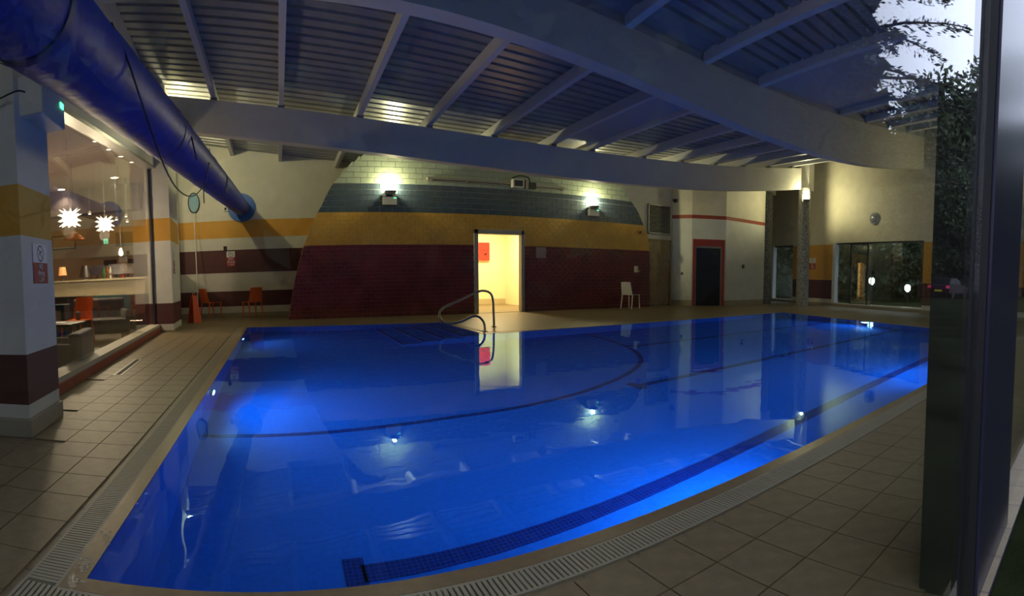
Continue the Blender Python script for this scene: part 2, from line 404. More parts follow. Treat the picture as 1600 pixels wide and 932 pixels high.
# underwater lamps
def pool_lamp(loc, d, label, energy):
    d = Vector(d).normalized(); rz = math.atan2(d.y, d.x)
    t = thing('underwater_light', label, 'pool light', loc, rz, 'underwater lamps in the pool walls')
    R = Matrix.Rotation(PI/2, 4, 'Y')
    obj('bezel', MB().lathe([(.115, -.01), (.115, .012), (.085, .018)], 20).rot(R), 'steel', t)
    obj('lens', MB().lathe([(.085, .012), (.07, .024), (.0, .03)], 20).rot(R), 'pool_lens', t, smooth=True)
    light('SPOT', 'pool_lamp_light', (.06, 0, 0), energy, (.20, .50, 1.0), .08, (1, 0, -.12), t, math.radians(165), .6)
    return t
PE = 140
pool_lamp((-.665, 4.95, -.28), (1, 0, 0), 'round underwater lamp glowing on the left pool wall', PE*.8)
pool_lamp((11.72, 5.5, -.25), (-1, .32, 0), 'round underwater lamp glowing on the far right pool wall', PE)
pool_lamp((2.3, 1.625, -.45), (0, 1, 0), 'underwater lamp in the near pool wall, beside the window side deck', PE)
pool_lamp((6.3, 1.615, -.45), (0, 1, 0), 'underwater lamp in the near pool wall, towards the right end', PE*1.2)
pool_lamp((-.665, 9.3, -.3), (1, -.1, 0), 'underwater lamp in the left pool wall beside the entry steps recess', PE*.25)
# ------------------------------------------------------------------ walls
HT = 7.6
LO, LR = (-1.65, 3.11, 0), math.radians(4.07)      # left wall frame: y along the wall, x into the room
gz = lambda s: 2.65 + .107*s                        # top of the left glazing
mb = MB()
mb.hexa([(-.55, .55, gz(.55)), (-.29, .55, gz(.55)), (-.29, 7.65, gz(7.65)), (-.55, 7.65, gz(7.65)), (-.55, .55, HT), (-.29, .55, HT), (-.29, 7.65, HT), (-.55, 7.65, HT)])
mb.box(-1.1, -.9, -2.9, .1, -.1, HT)
mb.box(-.55, -.29, 9.0, 9.35, 0, HT); mb.box(-.55, -.29, 9.35, 12.4, 0, 1.25); mb.box(-.55, -.29, 9.35, 12.4, 3.4, HT); mb.box(-.55, -.29, 11.6, 12.4, 1.25, 3.4)
struct(obj('wall_left', mb, 'left', None, LO, LR))
struct(obj('wall_back', MB().box(-4.2, 5.0, 15.0, 15.25, -.1, HT), 'left'))
struct(obj('wall_back_right', MB().box(6.95, 12.75, 13.40, 13.6, -.1, HT), 'white'))
HPOLY = [(12.60, 13.5), (12.62, 13.38), (12.95, 12.75), (14.0, 12.1), (16.3, 12.1), (18.6, 14.3), (20.3, 15.4), (12.6, 15.4)]
struct(obj('wall_corner', MB().prism(HPOLY, -.1, HT), 'corner'))
RO, RR = (16.6, 5.45, 0), math.radians(-16.96)      # right wall frame: y along, x outwards
mb = MB()
for a, b in ((-5.6, .37), (4.76, 7.2), (8.74, 10.4)): mb.box(0, .25, a, b, -.1, HT)
for a, b in ((.37, 4.76), (7.2, 8.74)): mb.box(0, .25, a, b, 2.45, HT); mb.box(0, .25, a, b, -.1, .10)
struct(obj('wall_right', mb, 'right', None, RO, RR))
mb = MB().box(-9.5, 15.2, .22, .50, 5.9, HT).box(-9.5, 15.2, .30, .46, -.6, -.02).box(-9.5, -4.0, .22, .50, -.4, 5.9)
struct(obj('wall_front', mb, 'mullion'))

# brick arch screen wall
xl = lambda z: float(np.interp(z, [0, .95, 1.84, 2.68, 3.32, 3.76, 4.12, 4.5, 4.8], [.26, .43, .69, 1.07, 1.42, 1.80, 2.28, 2.95, 3.7]))
xr = lambda z: float(np.interp(z, [0, 1.85, 2.3, 2.71, 3.1, 3.42, 3.85, 4.2, 4.8], [11.32, 11.30, 11.2, 11.0, 10.76, 10.46, 10.02, 9.55, 8.5]))
DX0, DX1, DZ = 5.17, 6.68, 2.26
BY = 13.06
zs = sorted(set([0, DZ, 4.55] + [round(i*.15, 3) for i in range(31)]))
mb = MB()
for z0, z1 in zip(zs[:-1], zs[1:]):
    if z1 <= DZ + 1e-6:
        mb.wedge(xl(z0), DX0, xl(z1), DX0, BY + .012, BY + .33, z0, z1); mb.wedge(DX1, xr(z0), DX1, xr(z1), BY + .012, BY + .33, z0, z1)
    else: mb.wedge(xl(z0), xr(z0), xl(z1), xr(z1), BY + .012, BY + .33, z0, z1)
WB = struct(obj('wall_brick', mb, 'mortar'), 'arched brick wall in red, yellow and slate blue bands at the back of the pool')
meshes = {}
def course(z0, z1, bl, j, gap, shift, emit):
    x = shift - bl
    while x < 12:
        a, b = x, x + bl - gap; x += bl
        segs = [(a, b)]
        if z0 < DZ - .02:   # cut for the doorway
            segs = [(p, q) for p, q in ((a, min(b, DX0)), (max(a, DX1), b)) if q - p > .02]
        for p, q in segs:
            p0, p1 = max(p, xl(z0)), max(p, xl(z1)); q0, q1 = min(q, xr(z0)), min(q, xr(z1))
            if q0 - p0 < .015 and q1 - p1 < .015: continue
            p0 = min(p0, q0); p1 = min(p1, q1)
            emit(p0, q0, p1, q1, z0, z1)
def band(z0, z1, rows, bl, gap, matn, name, single):
    h = (z1 - z0)/rows; st = MB(); n = 0
    for j in range(rows):
        za, zb = z0 + j*h, z0 + (j + 1)*h - gap
        def emit(p0, q0, p1, q1, a, b):
            nonlocal n
            full = abs(p0 - p1) < 1e-6 and abs(q0 - q1) < 1e-6
            if single:
                if full:
                    key = (matn, round(q0 - p0, 3), round(b - a, 4))
                    if key not in meshes:
                        me = MB().box(0, q0 - p0, 0, .03, 0, b - a).mesh('brick'); me.materials.append(M[matn]); meshes[key] = me
                    obj('brick', meshes[key], None, WB, (p0, BY, a))
                else:
                    obj('brick', MB().wedge(0, q0 - p0, p1 - p0, q1 - p0, 0, .03, 0, b - a), matn, WB, (p0, BY, a))
                n += 1
            else: st.wedge(p0, q0, p1, q1, BY, BY + .03, a, b)
        course(za, zb, bl, j, gap, (j % 2)*bl/2, emit)
    if not single: stuff(obj(name, st, matn, WB))
    return n
nb = band(2.66, 3.38, 5, .33, .014, 'brick_blue', 'brick', True)
nb += band(3.38, 4.5, 8, .36, .012, 'brick_pale', 'brick', True)
band(0, 1.84, 18, .215, .012, 'brick_red', 'red_brick_courses', False)
band(1.84, 2.66, 8, .215, .004, 'brick_yellow', 'yellow_brick_courses', False)

# corridor behind the lit doorway
mb = MB().box(4.85, 5.05, 13.40, 17.1, 0, 3.0).box(7.9, 8.05, 13.62, 17.1, 0, 3.0).box(4.85, 8.05, 16.95, 17.1, 0, 3.0)
struct(obj('wall_corridor', mb, mat('corridor_cream', (.80, .72, .48), .6)))
struct(obj('floor_corridor', MB().box(4.85, 8.05, 13.07, 17.1, -.12, .001), 'tile'))
struct(obj('ceiling_corridor', MB().box(4.85, 8.05, 13.40, 17.1, 2.95, 3.05), 'white'))
struct(obj('baseboard_corridor', MB().box(5.05, 7.9, 16.92, 16.95, 0, .2), mat('corridor_skirting', (.5, .42, .25), .5)))
D1 = struct(thing('door_1', 'open lit doorway with grey frame in the brick wall', 'doorway')); del D1['category']
obj('door_jamb', MB().box(DX0, DX0 + .12, BY - .04, BY + .16, 0, DZ), 'door_frame', D1, bevel=.008)
obj('door_jamb', MB().box(DX1 - .10, DX1, BY - .04, BY + .10, 0, DZ), 'door_frame', D1, bevel=.008)
obj('door_head', MB().box(DX0, DX1, BY - .04, BY + .16, DZ - .12, DZ), 'door_frame', D1, bevel=.008)

# wooden door with the louvre above it, and the dark doorway in the corner block
D2 = struct(thing('door_2', 'brown wooden door below the louvre vent', 'door', (11.36, 13.40, 0))); del D2['category']
DL = obj('door_leaf', MB().box(.04, 1.12, -.05, -.005, .02, 2.22), 'wood', D2)
mb = MB().box(0, .04, -.07, 0, 0, 2.27).box(1.12, 1.16, -.07, 0, 0, 2.27).box(0, 1.16, -.07, 0, 2.22, 2.27)
obj('door_frame', mb, mat('door2_frame', (.2, .14, .07), .5), D2)
obj('door_handle', MB().tube([(.95, -.05, 1.05), (.95, -.1, 1.05), (.84, -.1, 1.05)], .012, 8), 'steel', DL)
obj('push_plate', MB().box(.86, 1.0, -.056, -.05, .85, 1.35), mat('brass_plate', (.25, .14, .06), .4, metal=.5), DL)
fb = Vector((14.0 - 12.95, 12.1 - 12.75, 0)); L3 = fb.length; rz3 = math.atan2(fb.y, fb.x)
D3 = struct(thing('door_3', 'dark doorway with red frame in the corner block', 'doorway', (12.95, 12.75, 0), rz3)); del D3['category']
obj('shade_panel', MB().box(.13, L3 - .16, -.014, .01, 0, 2.02), 'doorway_shade', D3)  # solid near-black panel on the wall stands in for the opening's shade
obj('door_jamb', MB().box(.04, .13, -.05, .01, 0, 2.32), 'redframe', D3); obj('door_jamb', MB().box(L3 - .16, L3 - .05, -.05, .01, 0, 2.32), 'redframe', D3)
obj('door_head', MB().box(.13, L3 - .16, -.05, .01, 2.08, 2.32), 'redframe', D3)
mb = MB().box(.13, .16, -.04, .0, 0, 2.08).box(L3 - .19, L3 - .16, -.04, 0, 0, 2.08).box(.13, L3 - .16, -.04, 0, 2.04, 2.08)
obj('inner_frame', mb, 'grey_metal', D3)

# ------------------------------------------------------------------ pillars and columns
tag(obj('pillar', MB().box(-.95, 0, 0, .60, .115, HT).box(-.97, .02, -.02, .62, 0, .115), 'pil1', None, LO, LR), 'wide near pillar with narrow yellow band and no diving sign, left edge', 'pillar')
tag(obj('pillar', MB().box(-.50, 0, 7.62, 9.05, .02, HT).box(-.52, .02, 7.60, 9.07, 0, .02), 'pil2', None, LO, LR), 'far banded pillar at the end of the restaurant glass, under the blue duct', 'pillar')
def column(x, y, r, label):
    t = thing('round_column', label, 'column', (x, y, 0), 0, 'granite columns by the right wall')
    obj('shaft', MB().lathe([(r, .0), (r, 4.42)], 32), 'granite', t, smooth=True)
    obj('column_cap', MB().box(-.06, .30, -.2, .2, 4.36, 5.6), 'beam', t)
    return t
column(17.02, 12.55, .235, 'speckled granite column against the corner block, without a lamp')
column(16.78, 10.62, .235, 'speckled granite column holding the wall lamp at the end of the far beam')

# ------------------------------------------------------------------ roof: two sagging beams, purlins, corrugated sheets
pz = poly_fit([(-3, 5.02), (-1.94, 4.83), (-.33, 4.49), (1.74, 4.26), (3.65, 4.11), (6.32, 4.01), (8.84, 4.1), (11.28, 4.29), (14.44, 4.77), (16.44, 5.12), (19, 5.65)], 4)
b1l = poly_fit([(-3, 4.3), (-1.97, 4.12), (-.35, 3.86), (1.46, 3.61), (3.08, 3.46), (5.15, 3.37), (6.85, 3.32), (9.76, 3.44), (12.77, 3.75), (16.48, 4.35)], 4)
b2l = poly_fit([(-3, 4.85), (.63, 4.50), (2.28, 4.36), (3.2, 4.29), (4.24, 4.2), (5.46, 4.08), (6.97, 3.95), (8.93, 3.87), (11.35, 4.02), (15.9, 4.67), (19.5, 5.47)], 5)
b2t = poly_fit([(-3, 5.5), (0, 5.2), (3.5, 4.92), (5.87, 4.84), (7.5, 4.79), (8.78, 4.79), (9.6, 4.87), (11.6, 5.11), (14.3, 5.49), (17, 5.95), (19.4, 6.35)], 5)
def beam_mesh(x0, x1, y, th, lo, hi, n=48):
    mb = MB(); xs = [x0 + (x1 - x0)*i/n for i in range(n + 1)]
    vs = []
    for x in xs: vs += [(x, y(x), lo(x)), (x, y(x) + th, lo(x)), (x, y(x) + th, hi(x)), (x, y(x), hi(x))]
    fs = [(0, 1, 2, 3), tuple(4*n + k for k in (3, 2, 1, 0))]
    for i in range(n):
        for k in range(4):
            a = 4*i + k; b = 4*i + (k + 1) % 4; fs.append((a, a + 4, b + 4, b))
    return mb.add(vs, [f[::-1] for f in fs])
y1 = lambda x: 10.62
y2 = lambda x: 6.46 - max(0, x - 8)*.06
tag(obj('roof_beam', beam_mesh(-2.13, 16.5, y1, .24, b1l, pz), 'beam'), 'deep white sagging roof beam in front of the brick wall, from left pillar to granite column', 'beam')
tag(obj('roof_beam', beam_mesh(-3.0, 16.9, y2, .30, b2l, b2t), 'beam'), 'deep cream sagging roof beam crossing above the middle of the pool, nearest beam', 'beam')
CE = struct(obj('ceiling', MB().box(-9.6, 21.5, .2, 17.2, HT, HT + .15), 'dark'))
zf = lambda x, y: pz(x) + .06 + .035*(10.65 - y)
zn = lambda x, y: b2t(x) - .02 + .12*(6.4 - y)
def sheet(xa, xb, ya, yb, z, flat=False):
    prof = []
    if flat: prof = [(ya, 0), (yb, 0)]
    else:
        y = ya
        while y < yb - .24: prof += [(y, 0), (y + .165, 0), (y + .185, .055), (y + .235, .055)]; y += .25
        prof.append((yb, 0))
    n = max(2, int((xb - xa)/.5)); vs = []; fs = []; k = len(prof)
    for i in range(n + 1):
        x = xa + (xb - xa)*i/n
        for y, dz in prof: vs.append((x, y, z(x, y) + dz))
    for i in range(n):
        for j in range(k - 1): fs.append((i*k + j, i*k + j + 1, (i + 1)*k + j + 1, (i + 1)*k + j))
    return MB().add(vs, fs)
def purlin(x, ya, yb, z, wd=.10, dp=.20):
    return MB().hexa([(x - wd/2, ya, z(x, ya)), (x + wd/2, ya, z(x, ya)), (x + wd/2, yb, z(x, yb)), (x - wd/2, yb, z(x, yb)),
                      (x - wd/2, ya, z(x, ya) + dp), (x + wd/2, ya, z(x, ya) + dp), (x + wd/2, yb, z(x, yb) + dp), (x - wd/2, yb, z(x, yb) + dp)])
PX = [-1.18, .18, 1.78, 3.25, 4.74, 6.25, 7.35, 9.0, 10.4, 11.8, 13.2, 14.6, 16.0]
zfd = lambda x, y: zf(x, y) + .20
for i, x in enumerate(PX):
    o = obj('purlin', purlin(x, 6.74, 15.0, zf), 'purlin', CE)
    obj('bracket', MB().box(x - .07, x + .07, 10.66, 10.82, pz(x) - .01, zf(x, 10.7) + .01), 'grey_metal', o)
ed = [-3.2] + PX + [20.4]
for a, b in zip(ed[:-1], ed[1:]):
    if a == 6.25: obj('soffit_panel', sheet(a, b, 6.74, 15.0, lambda x, y: zf(x, y) + .10, True), 'panel', CE)
    else: obj('roof_sheet', sheet(a, b, 6.74, 15.0, zfd), 'deck', CE)
NX = [-1.2, .3, 1.9, 3.5, 5.1, 6.85, 8.4, 11.45, 12.75, 14.1, 15.4]
znd = lambda x, y: zn(x, y) + .16
obj('closer_board', beam_mesh(-3.0, 16.9, lambda x: y2(x) + .02, .04, b2t, lambda x: b2t(x) + .45), 'panel', CE)
for x in NX: obj('purlin', purlin(x, .45, y2(x), zn, .14), 'purlin', CE)
ed = [-3.2] + NX + [18.0]
for a, b in zip(ed[:-1], ed[1:]):
    if a == 8.4: obj('soffit_panel', sheet(a, b, .45, 6.44, lambda x, y: zn(x, y) + .12, True), 'panel', CE)
    else: obj('roof_sheet', sheet(a, b, .45, 6.44, znd), 'deck', CE)

# ------------------------------------------------------------------ windows
def frame_rect(s0, s1, z0, z1, w, x0, x1):
    return [MB().box(x0, x1, s0, s0 + w, z0, z1), MB().box(x0, x1, s1 - w, s1, z0, z1), MB().box(x0, x1, s0 + w, s1 - w, z1 - w, z1), MB().box(x0, x1, s0 + w, s1 - w, z0, z0 + w)]
# restaurant glazing on the left
W1 = struct(thing('window_1', 'tall restaurant glazing between the two pillars', 'window', LO, LR)); del W1['category']
obj('kerb', MB().box(-.55, -.27, .58, 7.62, 0, .10), 'kerb', W1)
obj('sill', MB().box(-.50, -.29, .58, 7.62, .10, .155), 'sill', W1)
cuts = [.6, 2.1, 3.3, 4.9, 7.60]
for a, b in zip(cuts[:-1], cuts[1:]):
    a += .006; b -= .006
    obj('pane', MB().hexa([(-.412, a, .15), (-.400, a, .15), (-.400, b, .15), (-.412, b, .15), (-.412, a, gz(a)), (-.400, a, gz(a)), (-.400, b, gz(b)), (-.412, b, gz(b))]), 'pane', W1)
obj('head_rail', MB().hexa([(-.46, .6, gz(.6) - .05), (-.28, .6, gz(.6) - .05), (-.28, 7.6, gz(7.6) - .05), (-.46, 7.6, gz(7.6) - .05), (-.46, .6, gz(.6)), (-.28, .6, gz(.6)), (-.28, 7.6, gz(7.6)), (-.46, 7.6, gz(7.6))]), 'grey_metal', W1)
obj('end_post', MB().box(-.42, -.38, 7.57, 7.61, .15, gz(7.6)), 'black', W1)
W4 = struct(thing('window_2', 'narrow side window beyond the far left pillar', 'window', LO, LR)); del W4['category']
obj('pane', MB().box(-.43, -.418, 9.35, 11.6, 1.25, 3.4), 'pane', W4)
for m_ in frame_rect(9.35, 11.6, 1.25, 3.4, .05, -.46, -.28): obj('window_frame', m_, 'frame_white', W4)
# right wall windows
def right_window(name, s0, s1, label, mull):
    W = struct(thing(name, label, 'window', RO, RR)); del W['category']
    bits = [s0] + mull + [s1]
    for a, b in zip(bits[:-1], bits[1:]):
        if (a, b) == (3.0, 3.86):   # sash added and angled so its pane mirrors the lit doorway
            hw = (b - a)/2 - .01; c = obj('added_sash', MB().box(-.03, .03, -hw, -hw + .02, .14, 2.40).box(-.03, .03, hw - .02, hw, .14, 2.40).box(-.03, .03, -hw, hw, .12, .16).box(-.03, .03, -hw, hw, 2.37, 2.41), 'black', W, (.24, (a + b)/2, 0), math.radians(19.8))
            obj('mirror_pane', MB().box(-.006, .006, -hw + .018, hw - .018, .15, 2.39), 'pane_coated', c)
        else: obj('pane', MB().box(.10, .112, a + .02, b - .02, .12, 2.43), 'pane_coated', W)
    obj('window_frame', MB().box(.06, .16, s0, s0 + .04, .10, 2.45), 'black', W); obj('window_frame', MB().box(-.02, .16, s1 - .16, s1, .10, 2.45), 'frame_white', W)
    obj('window_frame', MB().box(.06, .16, s0, s1, 2.40, 2.45), 'black', W)
    for k in mull: obj('glazing_bar', MB().box(.08, .14, k - .025, k + .025, .10, 2.42), 'black', W)
    obj('window_sill', MB().box(-.04, .2, s0, s1, .07, .12), 'sill', W)
right_window('window_3', .37, 4.76, 'wide window in the right wall looking into the dark garden', [3.0, 3.86])
right_window('window_4', 7.2, 8.74, 'narrow window in the right wall behind the granite columns', [])
# front glazing the photograph is taken through
W5 = struct(thing('window_5', 'large clear front pane reflecting trees and dusk sky', 'window')); del W5['category']
obj('pane', MB().box(-4.0, 1.575, .360, .370, -.02, 5.9), 'pane', W5)
W6 = struct(thing('window_6', 'front pane beyond the dark mullion post', 'window')); del W6['category']
obj('pane', MB().box(2.17, 15.1, .360, .370, -.02, 5.9), 'pane', W6)
mp = thing('mullion_post', 'dark purple grey metal mullion post at the right edge', 'post', (1.58, .33, 0))
obj('post_core', MB().box(0, .58, .03, .19, -.04, 5.89), 'gasket', mp)
obj('front_cover', MB().box(0.005, .58, -.004, .03, -.04, 5.89), mat('mullion_cover', (.028, .026, .052), .25, spec=.22), mp)
obj('rubber_gasket', MB().box(-.012, .004, .006, .03, -.04, 5.89), 'gasket', mp)
# ------------------------------------------------------------------ lamps on the walls
WARM = (1.0, .92, .50)
LWm = Matrix.Translation(LO) @ Matrix.Rotation(LR, 4, 'Z'); RWm = Matrix.Translation(RO) @ Matrix.Rotation(RR, 4, 'Z')
def smooth_path(pts, k=5):
    A = [Vector(p) for p in pts]; out = []
    for i in range(len(A) - 1):
        p0, p1, p2, p3 = A[max(i - 1, 0)], A[i], A[i + 1], A[min(i + 2, len(A) - 1)]
        for q in range(k):
            t = q/k; out.append(.5*((2*p1) + (p2 - p0)*t + (2*p0 - 5*p1 + 4*p2 - p3)*t*t + (3*p1 - p0 - 3*p2 + p3)*t**3))
    return out + [A[-1]]
def uplight(loc, rotz, label, energy, off=.12, lift=.14):
    """wall uplighter: local -y points away from the wall"""
    t = thing('wall_uplight', label, 'wall lamp', loc, rotz, 'wall uplighters')
    obj('bracket', MB().box(-.05, .05, -off, 0, -.06, -.015), 'black', t)
    bw = obj('bowl', MB().lathe([(.02, -.06), (.10, -.045), (.15, .01), (.155, .03), (.14, .03), (.09, -.02), (.0, -.03)], 24, (0, -off, 0)), 'grey_metal', t, smooth=True)
    obj('bulb', MB().lathe([(.0, -.02), (.05, .0), (.06, .05), (.035, .11), (.0, .125)], 16, (0, -off, .0)), 'bulb', bw, smooth=True)
    light('POINT', 'uplight_light', (0, -off*.6, lift), energy, WARM, .045, None, t)
    return t
UE = 105
uplight((2.89, BY, 3.14), 0, 'wall uplighter glowing over the left half of the brick arch', UE*1.6)
uplight((8.98, BY, 3.06), 0, 'wall uplighter glowing over the right half of the brick arch', UE*1.5)
uplight((16.62, 10.45, 3.93), math.radians(-42), 'wall uplighter glowing on the granite column by the right wall', UE*1.25, .12)
uplight((1.87, .525, 3.55), PI, 'wall uplighter on the inside of the dark mullion post, above the view', UE*.75, .12, .05)
uplight(RWm @ Vector((0, -2.6, 3.9)), RR - PI/2, 'wall uplighter on the right wall behind the dark mullion post', UE*.6)
pp = Matrix.Translation(LO) @ Matrix.Rotation(LR, 4, 'Z') @ Vector((0, 8.3, 4.25))
uplight(pp, LR + PI/2, 'wall uplighter high on the far left pillar, hidden behind the blue duct', UE*1.5, .14, .15)
def emergency(loc, label):
    t = thing('emergency_light', label, 'emergency light', loc, 0, 'emergency lights under the brick wall lamps')
    bb = obj('battery_box', MB().box(-.18, .18, -.11, 0, 0, .20), 'box_white', t, bevel=.01)
    for s in (-1, 1): obj('lamp_head', MB().lathe([(.02, -.05), (.05, -.03), (.055, .03), (.0, .04)], 14, (s*.13, -.06, .255)), 'white_plastic', t, smooth=True)
    obj('status_light', MB().box(.09, .16, -.115, -.108, .165, .18), 'green_led', bb)
emergency((2.88, BY, 2.83), 'white emergency light box below the left brick wall lamp')
emergency((9.0, BY, 2.80), 'white emergency light box below the right brick wall lamp')
t = thing('emergency_light', 'large emergency light box fixed high on the near left pillar', 'emergency light', LO, LR)
bb = obj('battery_box', MB().box(0, .16, .12, .58, 2.20, 2.44), 'box_white', t, bevel=.012)
obj('side_cover', MB().box(-.03, .17, .09, .15, 2.19, 2.46), 'white_plastic', t, bevel=.008)
obj('status_light', MB().box(.160, .168, .48, .54, 2.34, 2.38), 'green_led', bb)
tag(obj('power_cable', MB().tube(smooth_path([at_y(-260, 235, 3.02), at_y(-120, 195, 3.03), at_y(-12, 158, 3.06), at_y(12, 148, 3.07), at_y(28, 142, 3.05), at_y(39, 144, 3.09)]), .006, 8), 'cable', smooth=True), 'thin black cable curving across the near left pillar to the emergency light', 'cable')

# trough light, speaker and small fittings on the brick wall
t = thing('light_trough', 'long slim grey light trough fixed high across the brick arch', 'light trough', (3.88, BY, 3.50))
obj('housing', MB().box(0, 4.1, -.10, -.0, 0, .055), 'grey_metal', t); obj('lower_rail', MB().box(0, 4.1, -.06, 0, -.04, -.015), 'grey_metal', t)
for k in range(5): obj('wall_bracket', MB().box(.1 + k*.97, .14 + k*.97, -.09, 0, -.04, .0), 'grey_metal', t)
t = thing('wall_speaker', 'white rimmed loudspeaker box on the trough above the doorway', 'speaker', (6.22, BY - .12, 3.40))
cb = obj('cabinet', MB().box(0, .33, -.16, .0, 0, .22), 'box_white', t, bevel=.01); obj('grille', MB().box(.04, .29, -.166, -.158, .03, .19), 'black', cb)
t = thing('wall_speaker', 'small dark loudspeaker box right of the white rimmed one', 'speaker', (6.74, BY - .12, 3.40))
obj('cabinet', MB().box(0, .20, -.14, .0, 0, .17), mat('dark_speaker', (.05, .05, .05), .6), t, bevel=.008); obj('mount', MB().box(-.1, -.02, -.1, .06, 0, .24), 'grey_metal', t)
tag(obj('speaker_cable', MB().tube(smooth_path([(6.25, BY - .14, 3.66), (6.4, BY - .16, 3.72), (6.55, BY - .16, 3.74), (6.75, BY - .15, 3.70), (6.8, BY - .14, 3.58)]), .018, 8), 'cable', smooth=True), 'thick black cable arched over the two speaker boxes', 'cable')
tag(obj('fire_alarm', MB().box(10.78, 10.90, BY - .05, BY, 2.38, 2.47).box(10.80, 10.84, BY - .06, BY, 2.40, 2.45), mat('alarm_dark_red', (.10, .012, .01), .4), bevel=.005), 'small dark red alarm box on the yellow brick band', 'alarm')
t = thing('wall_phone', 'small white control box on the red bricks above the white chair', 'control box', (10.64, BY, 1.13))
obj('box_body', MB().box(0, .12, -.05, 0, 0, .20), 'white_plastic', t, bevel=.006); obj('box_cover', MB().box(.17, .22, -.03, 0, .02, .06), 'white_plastic', t)
t = thing('paper_notice', 'pale paper notice on the red bricks right of the lit doorway', 'notice', (7.07, BY, 1.52))
obj('sheet', MB().box(0, .31, -.008, 0, 0, .28), mat('notice_paper', (.28, .22, .22), .6), t); obj('notice_holder', MB().box(-.01, .32, -.005, 0, -.01, .29), 'grey_metal', t)
t = thing('hose_cabinet', 'bright red fire hose cabinet on the corridor wall', 'fire cabinet', (6.86, 16.95, 1.55))
hc = obj('cabinet_body', MB().box(0, .40, -.12, 0, 0, .62), 'red', t, bevel=.01); obj('lock', MB().lathe([(.04, 0), (.04, .02)], 12).rot(Matrix.Rotation(PI/2, 4, 'X')), 'black', hc, (.24, -.125, .22)); obj('cover_line', MB().box(.02, .38, -.124, -.118, .36, .375), mat('dark_red', (.3, .01, .01), .5), hc)
t = thing('corridor_ceiling_light', 'square ceiling lamp lighting the corridor behind the doorway', 'ceiling light', (6.6, 15.2, 2.95))
obj('lamp_frame', MB().box(-.32, .32, -.32, .32, -.05, 0), 'white_plastic', t); obj('diffuser', MB().box(-.29, .29, -.29, .29, -.06, -.045), mat('corridor_diffuser', (.9, .9, .8), .5, emit=(1, .86, .5), estr=4), t)
light('AREA', 'corridor_light', (0, 0, -.08), 190, (1, .80, .42), .55, (0, 0, -1), t)

# louvre vent over the wooden door
t = thing('louvre_vent', 'grey slatted louvre vent above the wooden door', 'vent', (11.47, 13.40, 2.45))
obj('vent_back', MB().box(0, 1.03, -.015, 0, 0, .99), 'dark', t)
for m_ in (MB().box(0, .04, -.06, 0, 0, .99), MB().box(.99, 1.03, -.06, 0, 0, .99), MB().box(0, 1.03, -.06, 0, .95, .99), MB().box(0, 1.03, -.06, 0, 0, .04)): obj('vent_frame', m_, 'grey_metal', t)
sl = MB().hexa([(.04, -.055, 0), (.99, -.055, 0), (.99, -.01, .03), (.04, -.01, .03), (.04, -.055, .008), (.99, -.055, .008), (.99, -.01, .038), (.04, -.01, .038)]).mesh('slat'); sl.materials.append(M['grey_metal'])
for k in range(18): obj('slat', sl, None, t, (0, 0, .045 + k*.05))
t = thing('security_camera', 'small dark dome camera at the top of the corner block', 'camera', (12.60, 13.25, 3.66))
obj('dome', MB().lathe([(.0, -.09), (.06, -.07), (.085, 0), (.085, .03)], 16), 'black', t, smooth=True); obj('camera_arm', MB().box(-.02, .02, 0, .12, .02, .05), 'grey_metal', t)
def round_fit(loc, rz, r, label):
    t = thing('wall_switch', label, 'wall fitting', loc, rz)
    R = Matrix.Rotation(PI/2, 4, 'X')
    obj('back_plate', MB().lathe([(r, 0), (r, .02), (r*.8, .03)], 18).rot(R), 'black', t); obj('button', MB().lathe([(r*.45, .025), (r*.4, .05), (0, .052)], 14).rot(R), 'grey_metal', t)
round_fit((12.79, 13.06, 1.12), math.radians(-62), .05, 'small dark round fitting on the narrow beige face beside the wooden door')
round_fit((15.0, 12.1, 1.42), 0, .075, 'dark round fitting on the pale face of the corner block')
t = thing('bulkhead_light', 'round grey unlit bulkhead light on the cream right wall', 'wall light', Matrix.Translation(RO) @ Matrix.Rotation(RR, 4, 'Z') @ Vector((0, 2.62, 3.29)), RR - PI/2)
R = Matrix.Rotation(PI/2, 4, 'X')
obj('rim', MB().lathe([(.22, 0), (.22, .05), (.19, .07), (.17, .06)], 28).rot(R), mat('bulkhead_rim', (.34, .36, .42), .4), t, smooth=True); obj('globe', MB().lathe([(.175, .05), (.14, .09), (.06, .115), (0, .12)], 24).rot(R), mat('bulkhead_globe', (.28, .29, .33), .25), t, smooth=True)

